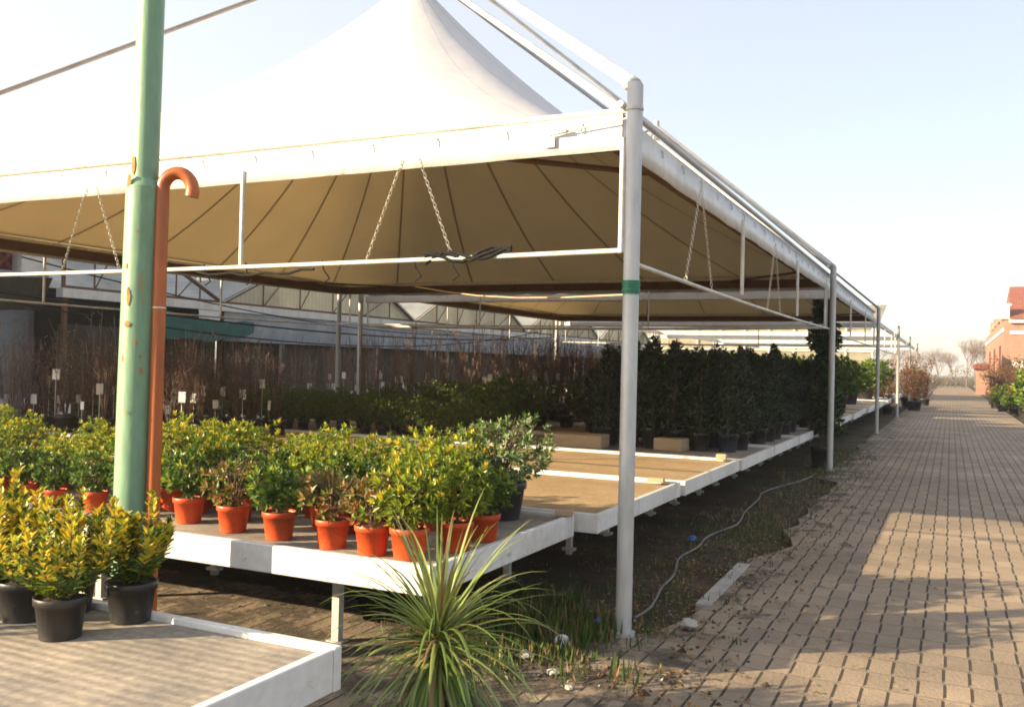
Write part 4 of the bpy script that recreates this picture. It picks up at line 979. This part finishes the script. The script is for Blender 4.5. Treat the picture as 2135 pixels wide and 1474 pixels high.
for i in range(14):
    for j in range(3): a = i*4+j; b.f.append((a, a+1, a+5, a+4)); b.m.append(0); b.sm.append(True)
tag(b.build('tarpaulin', M['dark_wall']), 'dark tarpaulin hanging below the lattice at the far left', 'tarpaulin')

# ---------------------------------------------------------------- far greenhouse / pale sheds behind the row
fg = empty('pale_greenhouse', (-10, 50, 0)); tag(fg, 'low cream greenhouse far behind the hedge plants', 'greenhouse')
MB().box(-9, 0, 0, 6.4, .2, 1.1).build('base_wall', M['brick_front'], fg); MB().box(-9, .02, 1.1, 6.4, .15, 3.6).build('glazing', M['film'], fg)
b = MB()
for zz in (1.15, 1.75, 2.4, 3.05, 3.65): b.box(-9, -.06, zz, 6.4, -.01, zz+.07)
for q in range(13): b.box(-9+q*1.28, -.1, 0, -9+q*1.28+.07, -.061, 3.7)
b.build('frame', M['white_tube'], fg)
b = MB(); b.quad((-9.3, -.3, 3.7), (6.7, -.3, 3.7), (6.7, 6, 5.2), (-9.3, 6, 5.2)); b.build('roof', M['film'], fg)

# ---------------------------------------------------------------- brick house at the right
hs_ = empty('brick_house', (2.72, 60, 0)); tag(hs_, 'red brick house with red roof and white gable top at the right picture edge', 'house')
MB().box(0, .02, 0, .3, 30, 4.6).build('side_wall', M['brick'], hs_); MB().box(.3, 0, 0, 12, .3, 4.4).build('front_wall', M['brick_front'], hs_)
MB().box(.25, -.25, 4.4, 12.3, -.003, 4.6).build('eave_board', M['white_wall'], hs_); MB().box(.32, -.06, 3.75, 12, -.003, 3.95).build('string_course', M['white_wall'], hs_)
b = MB(); b.quad((.3, -.35, 4.62), (12.3, -.35, 4.62), (12.3, 5, 6.9), (.5, 5, 6.9)); b.quad((12.3, 10.5, 4.62), (.3, 10.5, 4.62), (.5, 5, 6.9), (12.3, 5, 6.9)); b.tri((.3, 10.5, 4.62), (.3, -.35, 4.62), (.5, 5, 6.9)); b.build('roof', M['tile'], hs_)
b = MB(); b.box(-.35, -.12, 4.62, .28, .5, 5.35, 0, .02); b.box(-.45, -.2, 5.36, .36, .6, 5.5, 0, .02); b.build('gable_top', M['white_wall'], hs_)
for q in range(4): MB().tube([(-.02, 3+q*5, 4.6), (-.02, 3+q*5, 5.3)], [.2, .05], 8).build('pinnacle', M['brick'], hs_)
MB().box(-.05, .05, 3.9, -.003, 30, 4.1).build('string_course', M['white_wall'], hs_)
for q in range(3):
    y = 3+q*8
    w_ = MB().box(-.03, y, 1.3, -.003, y+1.1, 3.1).build('window', M['grey_wall'], hs_)
    fr = MB()
    for (ya, za, yb2, zb) in ((y-.08, 1.22, y, 3.18), (y+1.1, 1.22, y+1.18, 3.18), (y, 3.1, y+1.1, 3.18), (y, 1.22, y+1.1, 1.3), (y+.53, 1.3, y+.57, 3.1)): fr.box(-.06, ya, za, -.0025, yb2, zb)
    fr.build('frame', M['maroon'], w_)
for q in range(3):
    x = 1.5+q*3; MB().box(x, -.03, 1.2, x+1.1, -.002, 3.0).build('window', M['dark_wall'], hs_)
ln = empty('lean_to', (3.1, 52, 0)); tag(ln, 'pale lean-to roof in front of the brick house at the right edge', 'shed')
b = MB(); b.quad((0, 0, 2.3), (5, 0, 3.6), (5, 7, 3.6), (0, 7, 2.3)); b.quad((0, 0, 2.24), (0, 7, 2.24), (5, 7, 3.54), (5, 0, 3.54)); b.quad((0, 0, 2.24), (5, 0, 3.54), (5, 0, 3.6), (0, 0, 2.3)); b.build('roof', M['film_blue'], ln)
for (x, z) in ((.1, 2.25), (2.5, 2.88), (4.8, 3.5)): MB().tube([(x, .1, 0), (x, .1, z)], .05, 8).build('post', M['white_tube'], ln)
MB().box(0, 6.8, 0, 5, 6.95, 2.2).build('back_wall', M['white_wall'], ln)
gp = empty('gate_pillar', (2.35, 72, 0)); tag(gp, 'brick gate pillar with a dark red cap at the end of the house wall', 'pillar')
MB().box(-.75, 0, 0, -.15, .6, 1.7).build('shaft', M['brick_front'], gp); MB().box(-.95, -.2, 1.7, .05, .8, 2.15, 0, .12).build('cap', M['maroon'], gp)

# ---------------------------------------------------------------- bare trees at the end of the path
def tree_mesh(seed, H):
    rg = random.Random(seed); tr_ = MB(); cr_ = MB()
    def grow(p, d, L, r, lev, mb):
        q = p+d*L; mid = p.lerp(q, .5)+rdir(rg)*L*.05; mb.tube([p, mid, q], [r, r*.85, r*.65], 5 if lev < 2 else 3, caps=False)
        if lev >= 5: return
        for k in range(4 if lev else 5):
            nd = (d+rdir(rg)*.62+Vector((0, 0, .16))).normalized(); grow(p.lerp(q, rg.uniform(.55, 1)), nd, L*rg.uniform(.62, .82), r*.56, lev+1, cr_)
    grow(Vector((0, 0, 0)), Vector((0, 0, 1)), H*.24, H*.008, 0, tr_); return tr_, cr_
TR = []
for s_ in range(3):
    tr_, cr_ = tree_mesh(800+s_, 8); t = empty('bare_tree'); tag(t, '', 'tree', 'bare trees at the end of the path')
    a = tr_.build('trunk', M['far_stem'], t); c = cr_.build('crown', M['far_stem'], t); KIDS[t.name] = [a, c]; TR.append(t)
tr_spots = [(1.6, 114, 1.1), (2.9, 122, 1.1), (-1.5, 130, .95), (-5, 118, .9), (-9, 125, 1.0), (4.8, 112, 1.25), (-13, 120, 1.0), (-18, 128, 1.1), (-3.4, 140, .9), (.2, 142, .9), (-24, 125, 1.1), (-7, 140, .8)]
for k, (x, y, s_) in enumerate(tr_spots):
    place(TR[k % 3], x, y, 0, None, s_, 'leafless tree just left of the brick house at the end of the path' if k in (0, 1) else 'leafless hazy tree on the horizon behind the tents', 'bare trees at the end of the path')
b = MB(); rg = random.Random(90)
for k in range(9000):
    x = rg.uniform(-45, 25); y = 104+rg.uniform(0, 3); h_ = 1.6+.5*math.sin(x*.8)+.4*math.sin(x*2.3); z = rg.uniform(0, h_); p = Vector((x, y, z)); leaf(b, p, rdir(rg, -.2), Vector((0, 0, 1)), .28, .12, 0 if rg.random() < .8 else 1)
tag(b.build('far_hedge', [M['leaf_dry'], M['leaf_green']]), 'low brownish hedge across the far end of the path', 'hedge', kind='stuff')

# ---------------------------------------------------------------- winter haze
hz = MB().box(-620, -210, -1.2, 620, 910, 20).build('haze', []); tag(hz, kind='stuff')
hm = bpy.data.materials.new('haze_air'); hm.use_nodes = True; t_ = hm.node_tree; t_.nodes.clear()
pv = t_.nodes.new('ShaderNodeVolumePrincipled'); pv.inputs['Color'].default_value = (.93, .93, .95, 1); pv.inputs['Density'].default_value = 0.0012; pv.inputs['Anisotropy'].default_value = .3
t_.links.new(pv.outputs[0], t_.nodes.new('ShaderNodeOutputMaterial').inputs['Volume']); hz.data.materials.append(hm)
